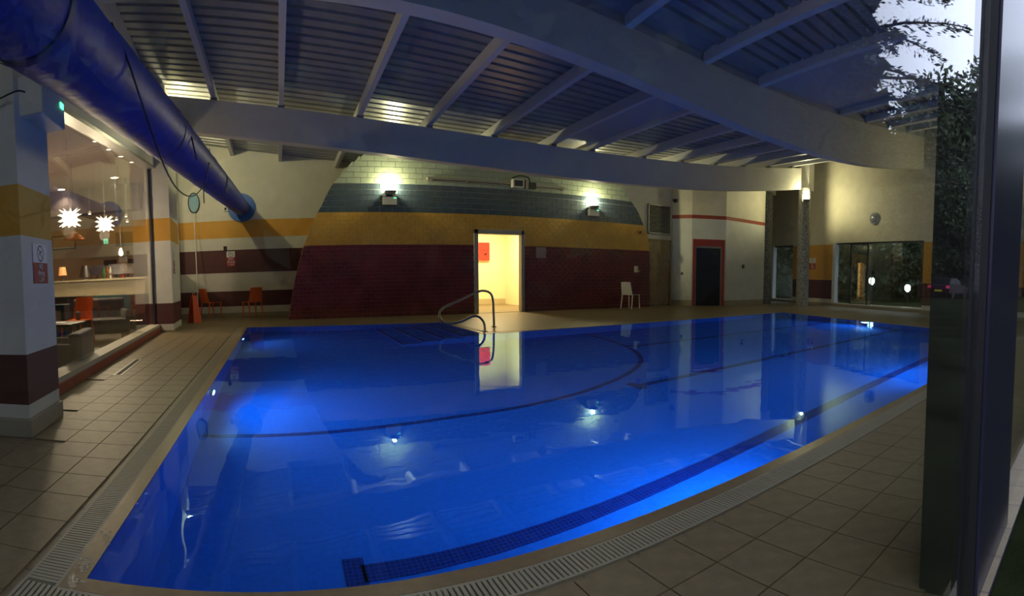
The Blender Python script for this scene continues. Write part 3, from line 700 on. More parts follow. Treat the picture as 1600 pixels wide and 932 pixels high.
# ------------------------------------------------------------------ no diving signs
def sign(loc, rz, wd, hw, hr, label, name='no_diving_sign'):
    t = thing(name, label, 'sign', loc, rz, 'no diving signs')
    wp = obj('white_panel', MB().box(-wd/2, wd/2, -.004, 0, hr, hr + hw), 'signwhite', t); rp_ = obj('red_panel', MB().box(-wd/2, wd/2, -.004, 0, 0, hr), 'signred', t)
    cx, cz, r = 0, hr + hw/2, min(hw, wd)*.44
    ring_ = MB(); n_ = 28
    for i in range(n_):
        a, b = 2*PI*i/n_, 2*PI*(i + 1)/n_
        ring_.add([(cx + q*math.cos(e), -.0055, cz + q*math.sin(e)) for e in (a, b) for q in (r*.84, r)], [(0, 1, 3, 2)])
    obj('prohibition_ring', ring_, 'black', wp)
    b = MB()
    def bar(x0, z0, x1, z1, w):
        d = Vector((x1 - x0, z1 - z0)).normalized(); nx, nz = -d.y*w, d.x*w
        b.add([(x0 - nx, -.0058, z0 - nz), (x1 - nx, -.0058, z1 - nz), (x1 + nx, -.0058, z1 + nz), (x0 + nx, -.0058, z0 + nz)], [(0, 1, 2, 3)])
    k = r/.7
    bar(cx - .48*k, cz + .48*k, cx + .48*k, cz - .48*k, .05*k)
    bar(cx - .25*k, cz - .05*k, cx + .2*k, cz + .22*k, .06*k); bar(cx - .25*k, cz - .05*k, cx - .35*k, cz - .3*k, .035*k); bar(cx + .2*k, cz + .22*k, cx + .42*k, cz + .12*k, .03*k)
    obj('diver_symbol', b, 'black', wp)
    for i, (s_, body) in enumerate(((.27, 'NO'), (.27, 'diving'), (.27, '1.2m'))):
        me = text_mesh(body, hr*.36); me.materials.clear(); me.materials.append(M['signwhite'])
        o = obj('lettering', me, None, rp_, (0, -.0065, hr*(.80 - .30*i))); o.rotation_euler = (PI/2, 0, 0)
        wdt = max(v.co.x for v in me.vertices) - min(v.co.x for v in me.vertices)
        if wdt > wd*.9: o.scale = (wd*.9/wdt, 1, 1)
LWm = Matrix.Translation(LO) @ Matrix.Rotation(LR, 4, 'Z'); RWm = Matrix.Translation(RO) @ Matrix.Rotation(RR, 4, 'Z')
sign(LWm @ Vector((.002, .325, 1.045)), LR + PI/2, .27, .135, .15, 'large no diving 1.2m sign on the near left pillar')
sign(LWm @ Vector((.002, 8.05, 1.22)), LR + PI/2, .25, .2, .28, 'no diving sign seen edge on, on the far left pillar')
sign((-1.32, 15.0, 1.44), 0, .24, .17, .26, 'no diving sign on the maroon band of the back left wall')
sign(RWm @ Vector((-.002, 5.95, 1.42)), RR - PI/2, .36, .2, .26, 'no diving sign on the yellow panel of the right wall')
t = thing('wall_hook', 'small black hook above the back wall no diving sign', 'hook', (-1.47, 15.0, 1.86))
obj('hook_plate', MB().box(-.05, .05, -.02, 0, 0, .16), 'black', t); obj('hook_arm', MB().tube([(0, -.01, .12), (0, -.09, .11), (0, -.1, .15)], .014, 8), 'black', t)
t = thing('wall_socket', 'small grey wall box on the white wall left of the blue duct plate', 'wall box', (-1.42, 15.0, 3.02))
obj('box_body', MB().box(-.06, .06, -.05, 0, 0, .14), 'grey_metal', t); obj('box_lens', MB().box(-.03, .03, -.056, -.05, .03, .1), 'dark', t)

# ------------------------------------------------------------------ blue fabric duct
dz = lambda y: 2.326 + (y - 4)*.0702
dx = lambda y: -.986 + (y - 4)*.0021
t = thing('air_duct', 'thick blue fabric air duct running along the left side under the roof', 'duct', (0, 0, 0))
ys = [1.0 + i*.23 for i in range(60)]; ys = [y for y in ys if y < 14.5]
rr = [.227*(1 + .012*math.sin(y*9)) for y in ys]; ys += [14.6, 14.8, 14.93]; rr += [.227, .225, .22]
dt = obj('duct_tube', MB().tube([(dx(y), y, dz(y)) for y in ys], rr, 28), 'blue_fabric', t, smooth=True)
for y in (2.0, 4.6, 7.2, 9.8, 12.4): obj('seam_band', MB().tube([(dx(y), y - .025, dz(y)), (dx(y), y + .025, dz(y))], .234, 28, False), mat('seam_navy', (.008, .02, .2), .5) if y == 2.0 else bpy.data.materials['seam_navy'], dt, smooth=True)
obj('end_plate', MB().tube([(dx(15), 14.94, dz(15)), (dx(15), 14.995, dz(15))], .40, 32), 'blue_plate', t, smooth=True)
obj('suspension_rope', MB().tube([(dx(y) + .10, y, dz(y) + .215 + .018*math.sin(y*4)) for y in [1 + .25*i for i in range(54)]], .012, 6), 'cable', t, smooth=True)
def on_x(px_, py_, X): d = ray(px_, py_); d = d*(X/d.x); return Vector((d.x, d.y, d.z + 1))
tag(obj('hanging_cable', MB().tube(smooth_path([on_x(174, 35, -.80), on_x(198, 90, -.76), on_x(218, 150, -.745), on_x(240, 215, -.74), on_x(258, 263, -.74), on_x(275, 293, -.75), on_x(292, 306, -.77), on_x(305, 305, -.80), on_x(316, 294, -.86)]), .006, 8), 'cable', smooth=True), 'long thin black cable looping down below the blue duct', 'cable')
tag(obj('hanging_cable', MB().tube(smooth_path([on_x(293, 190, -.85), on_x(299, 214, -.76), on_x(304, 235, -.745), on_x(307, 250, -.74)]), .008, 8), 'cable', smooth=True), 'short black cable on the middle of the blue duct', 'cable')
tag(obj('hanging_cable', MB().tube(smooth_path([on_x(345, 262, -.86), on_x(354, 274, -.76), on_x(355, 285, -.74), on_x(351, 300, -.74)]), .010, 8), 'cable', smooth=True), 'black cable bowed over the far end of the blue duct', 'cable')
tag(obj('hanging_cable', MB().tube(smooth_path([on_x(327, 232, -.86), on_x(328, 250, -.77), on_x(319, 290, -.745), on_x(319, 318, -.745)]), .006, 8), 'cable', smooth=True), 'straight black cable hanging below the blue duct near the net', 'cable')

# ------------------------------------------------------------------ chairs, net, float
def make_chair(matn, label, loc, rz, group):
    t = thing('plastic_chair', label, 'chair', loc, rz, group)
    # front at +y; seat slightly dished, back leaning
    vs = []; fs = []; nx, ny = 6, 6
    for L_, dzz in ((0, 0), (1, -.018)):
        for i in range(nx + 1):
            for j in range(ny + 1):
                u = -1 + 2*i/nx; v = -1 + 2*j/ny; x = u*(.205 + .01*v); y = v*.205
                vs.append((x, y, .445 - .012*(1 - u*u)*(1 - v*v) + (-.012*max(0, v)**3) + dzz))
    N = (nx + 1)*(ny + 1); idx = lambda l, i, j: l*N + i*(ny + 1) + j
    for i in range(nx):
        for j in range(ny):
            fs.append((idx(0, i, j), idx(0, i + 1, j), idx(0, i + 1, j + 1), idx(0, i, j + 1))); fs.append((idx(1, i, j), idx(1, i, j + 1), idx(1, i + 1, j + 1), idx(1, i + 1, j)))
    def rim(seq):
        for a, b in zip(seq, seq[1:] + seq[:1]): fs.append((idx(0, *a), idx(1, *a), idx(1, *b), idx(0, *b)))
    loop = [(i, 0) for i in range(nx)] + [(nx, j) for j in range(ny)] + [(i, ny) for i in range(nx, 0, -1)] + [(0, j) for j in range(ny, 0, -1)]
    rim(loop)
    obj('seat', MB().add(vs, fs), matn, t, smooth=True)
    vs = []; fs = []
    for L_, dy in ((0, 0), (1, -.02)):
        for i in range(nx + 1):
            for j in range(ny + 1):
                u = -1 + 2*i/nx; v = j/ny; wdt = .195 - .025*v
                vs.append((u*wdt, -.195 - .085*v - .025*(1 - u*u) + dy, .43 + .40*v - .012*u*u*v))
    for i in range(nx):
        for j in range(ny):
            fs.append((idx(0, i, j), idx(0, i, j + 1), idx(0, i + 1, j + 1), idx(0, i + 1, j))); fs.append((idx(1, i, j), idx(1, i + 1, j), idx(1, i + 1, j + 1), idx(1, i, j + 1)))
    rim(loop)
    obj('backrest', MB().add(vs, fs), matn, t, smooth=True)
    for sx in (-1, 1):
        obj('leg', MB().tube([(sx*.185, .18, .44), (sx*.20, .205, .0)], [.021, .015], 10), matn, t, smooth=True)
        obj('leg', MB().tube([(sx*.185, -.18, .44), (sx*.20, -.25, .0)], [.021, .015], 10), matn, t, smooth=True)
    return t
gch = 'plastic chairs along the walls'
make_chair('orange', 'orange plastic chair near the corner, left of the pair by the back wall', (-1.86, 14.45, 0), math.radians(-48), gch)
make_chair('orange', 'orange plastic chair right of the pair by the back wall, glossy back', (-.70, 14.1, 0), math.radians(28), gch)
make_chair('white_plastic', 'cream white plastic chair standing alone at the red brick wall', (10.1, 12.55, 0), math.radians(-72), gch)
t = thing('pool_net', 'pale blue pool net on a white pole leaning in the left corner', 'pool net', (-2.3, 14.6, 0))
obj('pole', MB().tube([(.08, -.25, 0.0), (-.02, .30, 3.0)], .016, 8), 'white_plastic', t, smooth=True)
nr = [(-.03 + .16*math.cos(a), .34, 3.30 + .28*math.sin(a)) for a in [2*PI*i/20 for i in range(21)]]
obj('net_rim', MB().tube(nr, .014, 8, False), 'cable', t, smooth=True)
obj('net_mesh', MB().add(nr[:20] + [(-.03, .37, 3.30)], [(i, (i + 1) % 20, 20) for i in range(20)]), 'net', t)
t = thing('floor_sign', 'folded orange plastic floor sign standing behind the far left pillar', 'floor sign', (-2.10, 12.9, 0), math.radians(60))
for s in (-1, 1):
    obj('sign_leaf', MB().hexa([(-.16, s*.10 - .01, 0), (.16, s*.10 - .01, 0), (.16, s*.10 + .01, 0), (-.16, s*.10 + .01, 0), (-.08, s*.02 - .01, .68), (.08, s*.02 - .01, .68), (.08, s*.02 + .01, .68), (-.08, s*.02 + .01, .68)]), 'buoy', t)
obj('sign_handle', MB().tube(smooth_path([(-.05, 0, .66), (-.03, 0, .73), (.03, 0, .73), (.05, 0, .66)]), .012, 8), 'buoy', t)
# handrail
rp = [(4.13, 9.38, 0.0), (4.12, 9.38, .30), (4.11, 9.38, .52), (4.05, 9.36, .66), (3.91, 9.34, .715), (3.74, 9.32, .69), (3.35, 9.23, .545), (3.00, 9.16, .41), (2.91, 9.10, .30), (2.94, 9.05, .19), (3.04, 9.0, .135), (3.26, 8.9, .175), (3.45, 8.8, .27), (3.56, 8.75, .255), (3.63, 8.70, .15), (3.63, 8.66, 0.0)]
t = thing('pool_handrail', 'bent stainless steel handrail at the pool entry steps', 'handrail', (0, 0, 0))
obj('rail_tube', MB().tube(smooth_path(rp, 6), .022, 12), 'steel', t, smooth=True)
for p in (rp[0], rp[-1]): obj('base_flange', MB().lathe([(.05, 0.002), (.05, .012), (.03, .02)], 16, (p[0], p[1], 0)), 'steel', t, smooth=True)
t = thing('floor_drain', 'narrow slot drain in the tiles beside the restaurant glass', 'drain', (-1.83, 6.1, 0), math.radians(4))
obj('drain_frame', MB().box(-.055, .055, -.62, .62, -.004, .007), 'grey_metal', t); obj('drain_slot', MB().box(-.025, .025, -.58, .58, .006, .009), 'dark', t)
wet = mat('water_drops', (.42, .33, .2), .04, spec=1.0)
mb = MB(); rd = random.Random(5)
for x, y, sx, sy, n_ in ((131, 880, 9, 11, 60), (113, 908, 8, 10, 55), (132, 910, 5, 4, 8), (165, 838, 14, 18, 14)):
    for _ in range(n_):
        p = at_z(rd.gauss(x, sx*.5), rd.gauss(y, sy*.5), .003); r = rd.uniform(.003, .008)
        mb.lathe([(r, 0), (r*.75, r*.35), (r*.3, r*.5), (0, r*.52)], 7, (p.x, p.y, .0028))
o = obj('water_drops', mb, wet, smooth=True); stuff(tag(o, 'glinting splashed water drops on the near left pool edge', 'water drops'))
# ------------------------------------------------------------------ restaurant behind the left glass
RC = 3.75
mb = MB().box(-9.6, -2.9, 17.0, 17.2, 0, RC).box(-9.6, -9.4, .5, 17.0, 0, RC)
struct(obj('wall_restaurant', mb, 'warm_wall'))
struct(obj('floor_restaurant', MB().prism([(-9.6, .5), (-2.6, .5), (-2.0, 3.2), (-2.2, 3.9), (-2.72, 10.7), (-3.1, 17), (-9.6, 17)], -.11, .004), 'rest_floor'))
struct(obj('ceiling_restaurant', MB().prism([(-9.6, .5), (-2.55, .5), (-2.25, 3.9), (-2.72, 10.7), (-3.1, 17), (-9.6, 17)], RC, RC + .1), 'rest_ceil'))
struct(obj('trim_bulkhead', MB().box(-9.4, -3.6, 13.6, 14.0, 3.05, RC), mat('bulkhead_grey', (.20, .16, .15), .6)))
struct(obj('trim_ceiling_rail', MB().box(-9.4, -2.6, 7.4, 7.5, 3.55, 3.65), 'box_white'))
def spiky_pendant(x, y, d, wpx, label, e):
    c = at_d(x, y, d); R = wpx*d/F/2
    t = thing('pendant_lamp', label, 'pendant lamp', c, 0, 'white petal pendant lamps in the restaurant')
    obj('core', MB().lathe([(0, -R*.66), (R*.45, -R*.5), (R*.64, -R*.05), (R*.5, R*.40), (R*.2, R*.55), (0, R*.58)], 24), 'lamp_white', t, smooth=True)
    rows = [(-.48, .46, 9, -.22), (-.18, .60, 10, -.1), (.14, .60, 10, .14), (.40, .46, 9, .34)]
    for zz, rad, n_, tilt in rows:
        for k in range(n_):
            a = 2*PI*(k + (zz > 0)*.5)/n_; ca, sa = math.cos(a), math.sin(a); da = .8*PI/n_
            p = [(R*rad*math.cos(a - da), R*rad*math.sin(a - da), R*(zz - .04)), (R*rad*math.cos(a + da), R*rad*math.sin(a + da), R*(zz - .04)),
                 (R*1.06*ca*(.62 + .6*rad), R*1.06*sa*(.62 + .6*rad), R*(zz + tilt)), (R*rad*ca, R*rad*sa, R*(zz + .14))]
            obj('petal', MB().add(p, [(0, 1, 2), (1, 3, 2), (3, 0, 2), (0, 3, 1)]), 'lamp_white', t)
    obj('cord', MB().tube([(0, 0, R*.6), (0, 0, RC - c.z)], .006, 6), 'white_plastic', t)
    light('POINT', 'pendant_light', (0, 0, -R*1.15), e, (1, .80, .50), .12, None, t)
RE = 125
spiky_pendant(109, 341, 9.7, 37, 'larger white petal pendant lamp in the restaurant, left of the two', RE)
spiky_pendant(164, 350, 11.6, 31, 'smaller white petal pendant lamp in the restaurant, right of the two', RE)
c = at_d(116, 371, 11.6)
t = thing('copper_pendant', 'wide copper pendant lamp hanging over the restaurant bar', 'pendant lamp', c)
obj('shade', MB().lathe([(.25, -.06), (.235, -.03), (.14, .05), (.05, .10), (.03, .14), (.0, .14)], 28), 'copper', t, smooth=True); obj('glow_disc', MB().lathe([(.0, -.05), (.22, -.052)], 24), 'spot_glow', t); obj('cord', MB().tube([(0, 0, .13), (0, 0, RC - c.z)], .005, 6), 'cable', t)
c = at_d(189, 394, 12.0)
t = thing('bulb_pendant', 'small glowing bulb pendant over the right end of the bar', 'pendant lamp', c)
obj('glass_bulb', MB().lathe([(0, -.10), (.045, -.075), (.055, -.02), (.03, .06), (.02, .09)], 16), 'lamp_white', t, smooth=True); obj('cord', MB().tube([(0, 0, .09), (0, 0, RC - c.z)], .005, 6), 'cable', t)
names = [(89, 184, 'nearest ceiling downlight, beside the near pillar'), (96, 296, 'ceiling downlight above the larger petal lamp'), (180, 295, 'ceiling downlight above the smaller petal lamp'), (149, 220, 'ceiling downlight, leftmost of the short diagonal row'), (170, 233, 'ceiling downlight, upper right of the short diagonal row'), (189, 244, 'ceiling downlight, middle right of the short diagonal row'), (206, 253, 'ceiling downlight, lowest of the short diagonal row')]
for x, y, lb in names:
    p = at_z(x, y, RC)
    if p.y > 13.5: p = at_d(x, y, 13.3); p.z = RC
    t = thing('ceiling_downlight', lb, 'downlight', (p.x, p.y, RC), 0, 'restaurant ceiling downlights')
    big = y > 290 or y < 190
    obj('trim_ring', MB().lathe([(.12 if big else .06, -.012), (.12 if big else .06, 0)], 18), 'white_plastic', t); obj('lens', MB().lathe([(0, -.016), (.10 if big else .045, -.014)], 18), 'spot_glow', t)
    if big: light('SPOT', 'downlight_light', (0, 0, -.03), 55, (1, .82, .55), .08, (0, 0, -1), t, math.radians(120), .6)
for k, (x, y) in enumerate(((140, 334), (182, 343), (197, 338), (199, 346))):
    p = at_d(x, y, 13.4)
    t = thing('spotlight', ['small ceiling spotlight between the two petal lamps', 'small spotlight just right of the smaller petal lamp', 'small spotlight, upper of the right pair', 'small spotlight, lower of the right pair'][k], 'spotlight', p, 0, 'small restaurant spotlights')
    obj('spot_head', MB().lathe([(.03, .06), (.045, 0), (.04, -.01)], 12), 'white_plastic', t); obj('spot_lens', MB().lathe([(0, -.03), (.04, -.012)], 12), 'spot_glow', t); obj('stem', MB().tube([(0, 0, .05), (0, 0, RC - p.z if p.y < 13.6 else .3)], .008, 6), 'grey_metal', t)
p = at_y(166, 377, 16.98)
t = thing('exit_sign', 'small green lit exit sign at the back of the restaurant', 'sign', p); obj('sign_box', MB().box(-.09, .09, -.04, .02, -.10, .08), 'box_white', t); obj('sign_face', MB().box(-.08, .08, -.046, -.04, -.09, .07), 'exit_green', t)
b = MB(); b.add([(-.05, -.048, -.05), (-.02, -.048, -.05), (.03, -.048, .03), (.0, -.048, .04)], [(0, 1, 2, 3)]).add([(0, -.048, -.06), (.05, -.048, -.06), (.05, -.048, -.03), (0, -.048, -.03)], [(0, 1, 2, 3)])
obj('running_figure', b, 'signwhite', t)
def picture(x0, x1, y0, y1, Y, label, inner):
    a = at_y(x0, y1, Y); e = at_y(x1, y0, Y); W_, H_ = e.x - a.x, e.z - a.z
    t = thing('framed_picture', label, 'picture', (a.x, Y, a.z))
    obj('picture_frame', MB().box(0, W_, -.03, 0, 0, H_), 'bar_dark', t); obj('mat_board', MB().box(.04, W_ - .04, -.036, -.03, .04, H_ - .04), 'bar_cream', t); obj('print', MB().box(.10, W_ - .10, -.040, -.036, .10, H_ - .10), inner, t)
picture(82, 118, 367, 392, 16.98, 'framed picture on the warm restaurant wall behind the copper lamp', 'warm_wall')
t_ = at_y(182, 397, 16.9); e_ = at_y(215, 361, 16.9)
t = thing('menu_board', 'dark grey menu board high on the restaurant back wall', 'board', (t_.x, 16.95, t_.z + .3))
obj('board_panel', MB().box(0, e_.x - t_.x, -.05, 0, 0, e_.z - t_.z - .3), mat('board_grey', (.06, .055, .05), .5), t); obj('board_rail', MB().box(-.03, e_.x - t_.x + .03, -.07, 0, -.05, 0), 'bar_dark', t)
t = thing('wall_shelf', 'long pale wall shelf with dark niches behind the bar', 'shelf', (-6.3, 16.95, 1.8))
obj('shelf_top', MB().box(0, 3.3, -.3, 0, .18, .24), 'bar_cream', t); obj('shelf_base', MB().box(0, 3.3, -.3, 0, -.16, -.10), 'bar_cream', t)
for k in range(3): obj('niche', MB().box(.5 + k*.85, .95 + k*.85, -.06, 0, -.09, .1), 'bar_dark', t)
# bar counter
t = thing('bar_counter', 'long restaurant bar with cream upper band and dark front', 'bar', (0, 0, 0))
obj('counter_body', MB().box(-6.6, -2.95, 11.4, 12.1, 0.004, .80), 'bar_dark', t); obj('front_band', MB().box(-6.6, -2.95, 11.36, 12.1, .80, 1.14), 'bar_cream', t)
obj('counter_top', MB().box(-6.65, -2.92, 11.30, 12.15, 1.14, 1.18), 'bar_cream', t); obj('teal_panel', MB().box(-4.4, -3.3, 11.34, 11.4, .45, .8), 'teal', t)
obj('brown_panel', MB().box(-3.3, -2.96, 11.34, 11.4, .35, .8), mat('brown_panel', (.08, .025, .015), .5), t); obj('foot_rail', MB().tube([(-6.5, 11.25, .2), (-3.0, 11.25, .2)], .025, 8), 'steel', t)
def on_bar(x, Y=11.7): p = at_y(x, 430, Y); return (p.x, Y, 1.18)
t = thing('table_lamp', 'small orange glowing table lamp on the bar', 'table lamp', on_bar(98)); obj('shade', MB().lathe([(.10, .14), (.075, .34), (.07, .34), (.09, .14)], 18), mat('orange_shade', (.8, .35, .12), .6, emit=(1, .42, .14), estr=.8), t, smooth=True); obj('base', MB().lathe([(.07, 0), (.06, .03), (.015, .05), (.015, .16)], 14), 'bar_dark', t, smooth=True)
t = thing('table_lamp', 'black shaded table lamp on the bar, between screen and orange lamp', 'table lamp', on_bar(134)); obj('shade', MB().lathe([(.16, .06), (.085, .34), (.08, .34), (.15, .06)], 18), 'bar_dark', t, smooth=True); obj('base', MB().lathe([(.08, 0), (.06, .02), (.02, .04), (.02, .1)], 14), 'box_white', t, smooth=True)
for k, (x, wd, lb) in enumerate(((152, .34, 'black tilted till screen on the bar, left one'), (182, .40, 'black tilted till screen on the bar, larger middle one'), (200, .28, 'grey till screen at the right end of the bar'))):
    t = thing('till_screen', lb, 'screen', on_bar(x), math.radians(10*k - 8), 'till screens on the bar')
    obj('display', MB().hexa([(-wd/2, -.08, .10), (wd/2, -.08, .10), (wd/2, -.05, .10), (-wd/2, -.05, .10), (-wd/2, .06, .34), (wd/2, .06, .34), (wd/2, .09, .34), (-wd/2, .09, .34)]), 'black' if k < 2 else 'sofa', t); obj('stand', MB().lathe([(.09, 0), (.08, .02), (.025, .03), (.025, .16)], 12), 'bar_dark', t)
for k, x in enumerate((163, 168, 173, 193)):
    t = thing('wine_bottle' if k < 3 else 'jar', ['green glass bottle beside the left till screen', 'brown bottle between the two till screens', 'clear bottle close to the larger till screen', 'red jar near the right end of the bar'][k], 'bottle' if k < 3 else 'jar', on_bar(x, 11.55 + .06*k))
    m_ = [mat('green_bottle', (.03, .08, .03), .15), mat('brown_bottle', (.12, .04, .015), .15), mat('clear_bottle', (.35, .35, .30), .15), mat('red_jar', (.4, .05, .05), .4)][k]
    if k < 3: obj('bottle_body', MB().lathe([(.04, 0), (.042, .17), (.035, .21), (.014, .25), (.014, .29)], 14), m_, t, smooth=True); obj('cap', MB().lathe([(.016, .29), (.016, .315), (0, .316)], 10), 'bar_dark', t)
    else: obj('jar_body', MB().lathe([(.05, 0), (.055, .1), (.045, .13)], 14), m_, t, smooth=True); obj('lid', MB().lathe([(.05, .13), (.05, .15), (0, .152)], 12), 'white_plastic', t)
# seating
c = at_d(119, 480, 9.0)
t = make_chair('orange', 'bright orange chair inside the restaurant behind the glass', (c.x, c.y, .004), math.radians(170), 'restaurant seats')
def sofa(loc, rz, wd, label, m_):
    t = thing('armchair', label, 'armchair', loc, rz, 'restaurant seats')
    obj('seat_cushion', MB().box(-wd/2, wd/2, -.32, .34, .2, .42), m_, t, bevel=.03); obj('backrest', MB().box(-wd/2, wd/2, -.45, -.30, .1, .78), m_, t, bevel=.04)
    for s in (-1, 1): obj('armrest', MB().box(s*wd/2 - .08*(s > 0) - .0, s*wd/2 + .08*(s < 0), -.42, .34, .06, .58), m_, t, bevel=.03)
    for sx in (-1, 1):
        for sy in (-1, 1): obj('leg', MB().tube([(sx*(wd/2 - .06), sy*.28, .08), (sx*(wd/2 - .06), sy*.28, 0)], .02, 8), 'bar_dark', t)
    return t
p = at_z(172, 545, .0)
sofa((-3.15, 8.9, .004), math.radians(205), .95, 'grey brown restaurant armchair seen through the glass near the far pillar', 'sofa')
sofa((-2.75, 5.9, .004), math.radians(100), .9, 'navy blue low armchair just behind the restaurant glass', 'navy').scale = (1, 1, .6)
t = thing('low_table', 'low dark table with white menus behind the glass', 'table', (-3.15, 6.9, .004))
obj('table_top', MB().box(-.35, .35, -.35, .35, .46, .50), 'bar_dark', t, bevel=.01); obj('pedestal', MB().lathe([(.25, 0), (.24, .03), (.03, .05), (.03, .46)], 18), 'bar_dark', t)
tag(obj('menu_card', MB().box(-.12, .12, -.16, .16, 0, .006).rot(Matrix.Rotation(.4, 4, 'Z')), 'signwhite', None, (-3.1, 6.85, .505)), 'white menu card lying on the low restaurant table', 'menu')
t = thing('planter_box', 'grey green planter box standing beside the orange restaurant chair', 'planter', (-3.72, 8.35, .004)); obj('planter_body', MB().box(-.15, .15, -.15, .15, 0, .72), 'teal', t, bevel=.01); obj('planter_label', MB().box(-.05, .08, -.156, -.15, .35, .62), 'bar_cream', t)

# ------------------------------------------------------------------ garden outside: seen through the right windows and mirrored in the front pane
G0 = -.04
struct(obj('floor_lawn', MB().box(-70, 110, -90, .30, G0 - .2, G0).prism([(15.5, .15), (110, .15), (110, 70), (21.2, 70), (21.2, 15.6), (19.9, 14.4), (19.0, 12.0)], G0 - .2, G0), 'grass'))
def mir(x, d):   # a place whose mirror image in the front pane shows at picture column x, at distance d
    th = (x - X0)/F; return Vector((d*math.sin(th), .73 - d*math.cos(th), G0))
def crown_mesh(name, seed, n, R, H, z0, size, m_):
    rnd = np.random.RandomState(seed)
    blobs = [(rnd.uniform(-.6, .6)*R, rnd.uniform(-.6, .6)*R, z0 + H*rnd.uniform(.12, .88), rnd.uniform(.28, .5)*R) for _ in range(16)]
    vs = []; fs = []
    for i in range(n):
        bx, by, bz, br = blobs[i % 16]; d = rnd.normal(size=3); d /= np.linalg.norm(d); r = br*rnd.uniform(.55, 1.05)
        c = np.array((bx, by, bz)) + d*r*np.array((1, 1, .8)); a = rnd.normal(size=3); a /= np.linalg.norm(a); b = np.cross(a, rnd.normal(size=3)); b /= np.linalg.norm(b)
        s = size*rnd.uniform(.6, 1.3); k = len(vs)
        vs += [tuple(c - a*s), tuple(c + b*s*.45), tuple(c + a*s), tuple(c - b*s*.45)]; fs.append((k, k + 1, k + 2, k + 3))
    me = MB().add(vs, fs).mesh(name); me.materials.append(M[m_]); return me
def dense_mesh(name, seed, n, R, H, z0, size):
    rnd = np.random.RandomState(seed); vs = []; fs = []
    for i in range(n):
        u = rnd.uniform(0, 1); a = rnd.uniform(0, 2*PI); prof = (min(1, u*6 + .55))*math.sqrt(max(0, 1 - u**3)); r = R*prof*math.sqrt(rnd.uniform(.25, 1.0))*(1 + .12*math.sin(a*5 + u*9))
        c = np.array((r*math.cos(a), r*math.sin(a), z0 + H*u)); d = rnd.normal(size=3); d /= np.linalg.norm(d); b = np.cross(d, rnd.normal(size=3)); b /= np.linalg.norm(b)
        s = size*rnd.uniform(.6, 1.3); k = len(vs); vs += [tuple(c - d*s), tuple(c + b*s*.55), tuple(c + d*s), tuple(c - b*s*.55)]; fs.append((k, k + 1, k + 2, k + 3))
    me = MB().add(vs, fs).mesh(name); me.materials.append(M['leaf']); return me
CR = [crown_mesh('crown', 3, 14000, 4.2, 10.5, 2.0, .18, 'leaf'), crown_mesh('crown', 11, 14000, 4.6, 9.5, 1.6, .19, 'leaf'), crown_mesh('crown', 5, 3000, 2.4, 4.0, .1, .22, 'leaf'), dense_mesh('crown', 21, 16000, 5.2, 21, .2, .62)]
TK = MB().tube([(0, 0, -.1), (.1, 0, 2.5), (0, .1, 5), (.1, 0, 8.5)], [.32, .25, .2, .08], 10).mesh('trunk'); TK.materials.append(M['bark'])
def tree(p, kind, sc, rz, label, group):
    t = thing('broadleaf_tree' if kind != 2 else 'garden_bush', label, 'tree' if kind != 2 else 'bush', p, rz, group); t.scale = (sc, sc, sc)
    obj('crown', CR[kind], None, t); o = obj('trunk', TK, None, t)
    if kind == 2: o.scale = (.4, .4, .3)
    return t
gt = 'garden trees reflected in the front pane'
row = [(1200, 36, 1.25), (1290, 34, 1.1), (1375, 37, 1.12), (1440, 42, 1.05), (1490, 46, 1.8), (1535, 50, 1.95), (1590, 60, 1.5)]
for i, (x, d, sc) in enumerate(row):
    tree(mir(x, d), i % 2, sc, i*1.3, '%s garden tree from the left of those reflected behind the conifer' % ('first', 'second', 'third', 'fourth', 'fifth', 'sixth', 'seventh')[i], gt)
for i, (x, d, sc) in enumerate(((1395, 36, .8), (1425, 44, .9), (1452, 46, .95), (1475, 50, 1.0), (1500, 44, .9), (1525, 47, 1.0))):
    tree(mir(x, d), 2, sc, i*2.1, '%s dark garden bush from the left, reflected beside the mullion post' % ('first', 'second', 'third', 'fourth', 'fifth', 'sixth')[i], 'garden bushes reflected in the front pane')
for i in range(9):  # dense rows put in behind the camera to keep sky out of the pane
    tree(mir(-150 + 158*i, (22, 27)[i % 2]), 3, 1.0 + .1*(i % 3), i*1.9, 'tall dense dark tree put in to block sky in the front glass', 'tall dense trees behind the front lawn')
gb = 'garden bushes and trees beyond the right windows'
for i in range(10):
    p = mir(1340 + 34*i, 64 + 4*(i % 2)); tree(p, 3, .8, i*1.1, 'tall dense tree at the far end of the mirrored lawn', 'far trees behind the lawn')
for i in range(9):
    p = at_d(1170 + 38*i, 440, 42 + 4*(i % 2)); p.z = G0; tree(p, 3, .8, i*1.1, 'tall dense tree in the dark garden beyond the right windows', gb)
for i, (x, d, kd, sc) in enumerate(((1195, 29, 2, 1.1), (1222, 27, 2, .8), (1240, 31, 0, .8), (1300, 28, 2, 1.0), (1322, 31, 2, 1.2), (1345, 34, 1, .9), (1368, 30, 2, .9), (1390, 34, 0, .8), (1412, 29, 2, .9), (1436, 32, 2, 1.1), (1455, 36, 1, .9))):
    p = at_d(x, 440, d); p.z = G0; tree(p, kd, sc, i*1.7, '%s dark leafy garden %s from the left beyond the right wall windows' % (('first', 'second', 'first', 'third', 'fourth', 'second', 'fifth', 'third', 'sixth', 'seventh', 'fourth')[i], 'bush' if kd == 2 else 'tree'), gb)
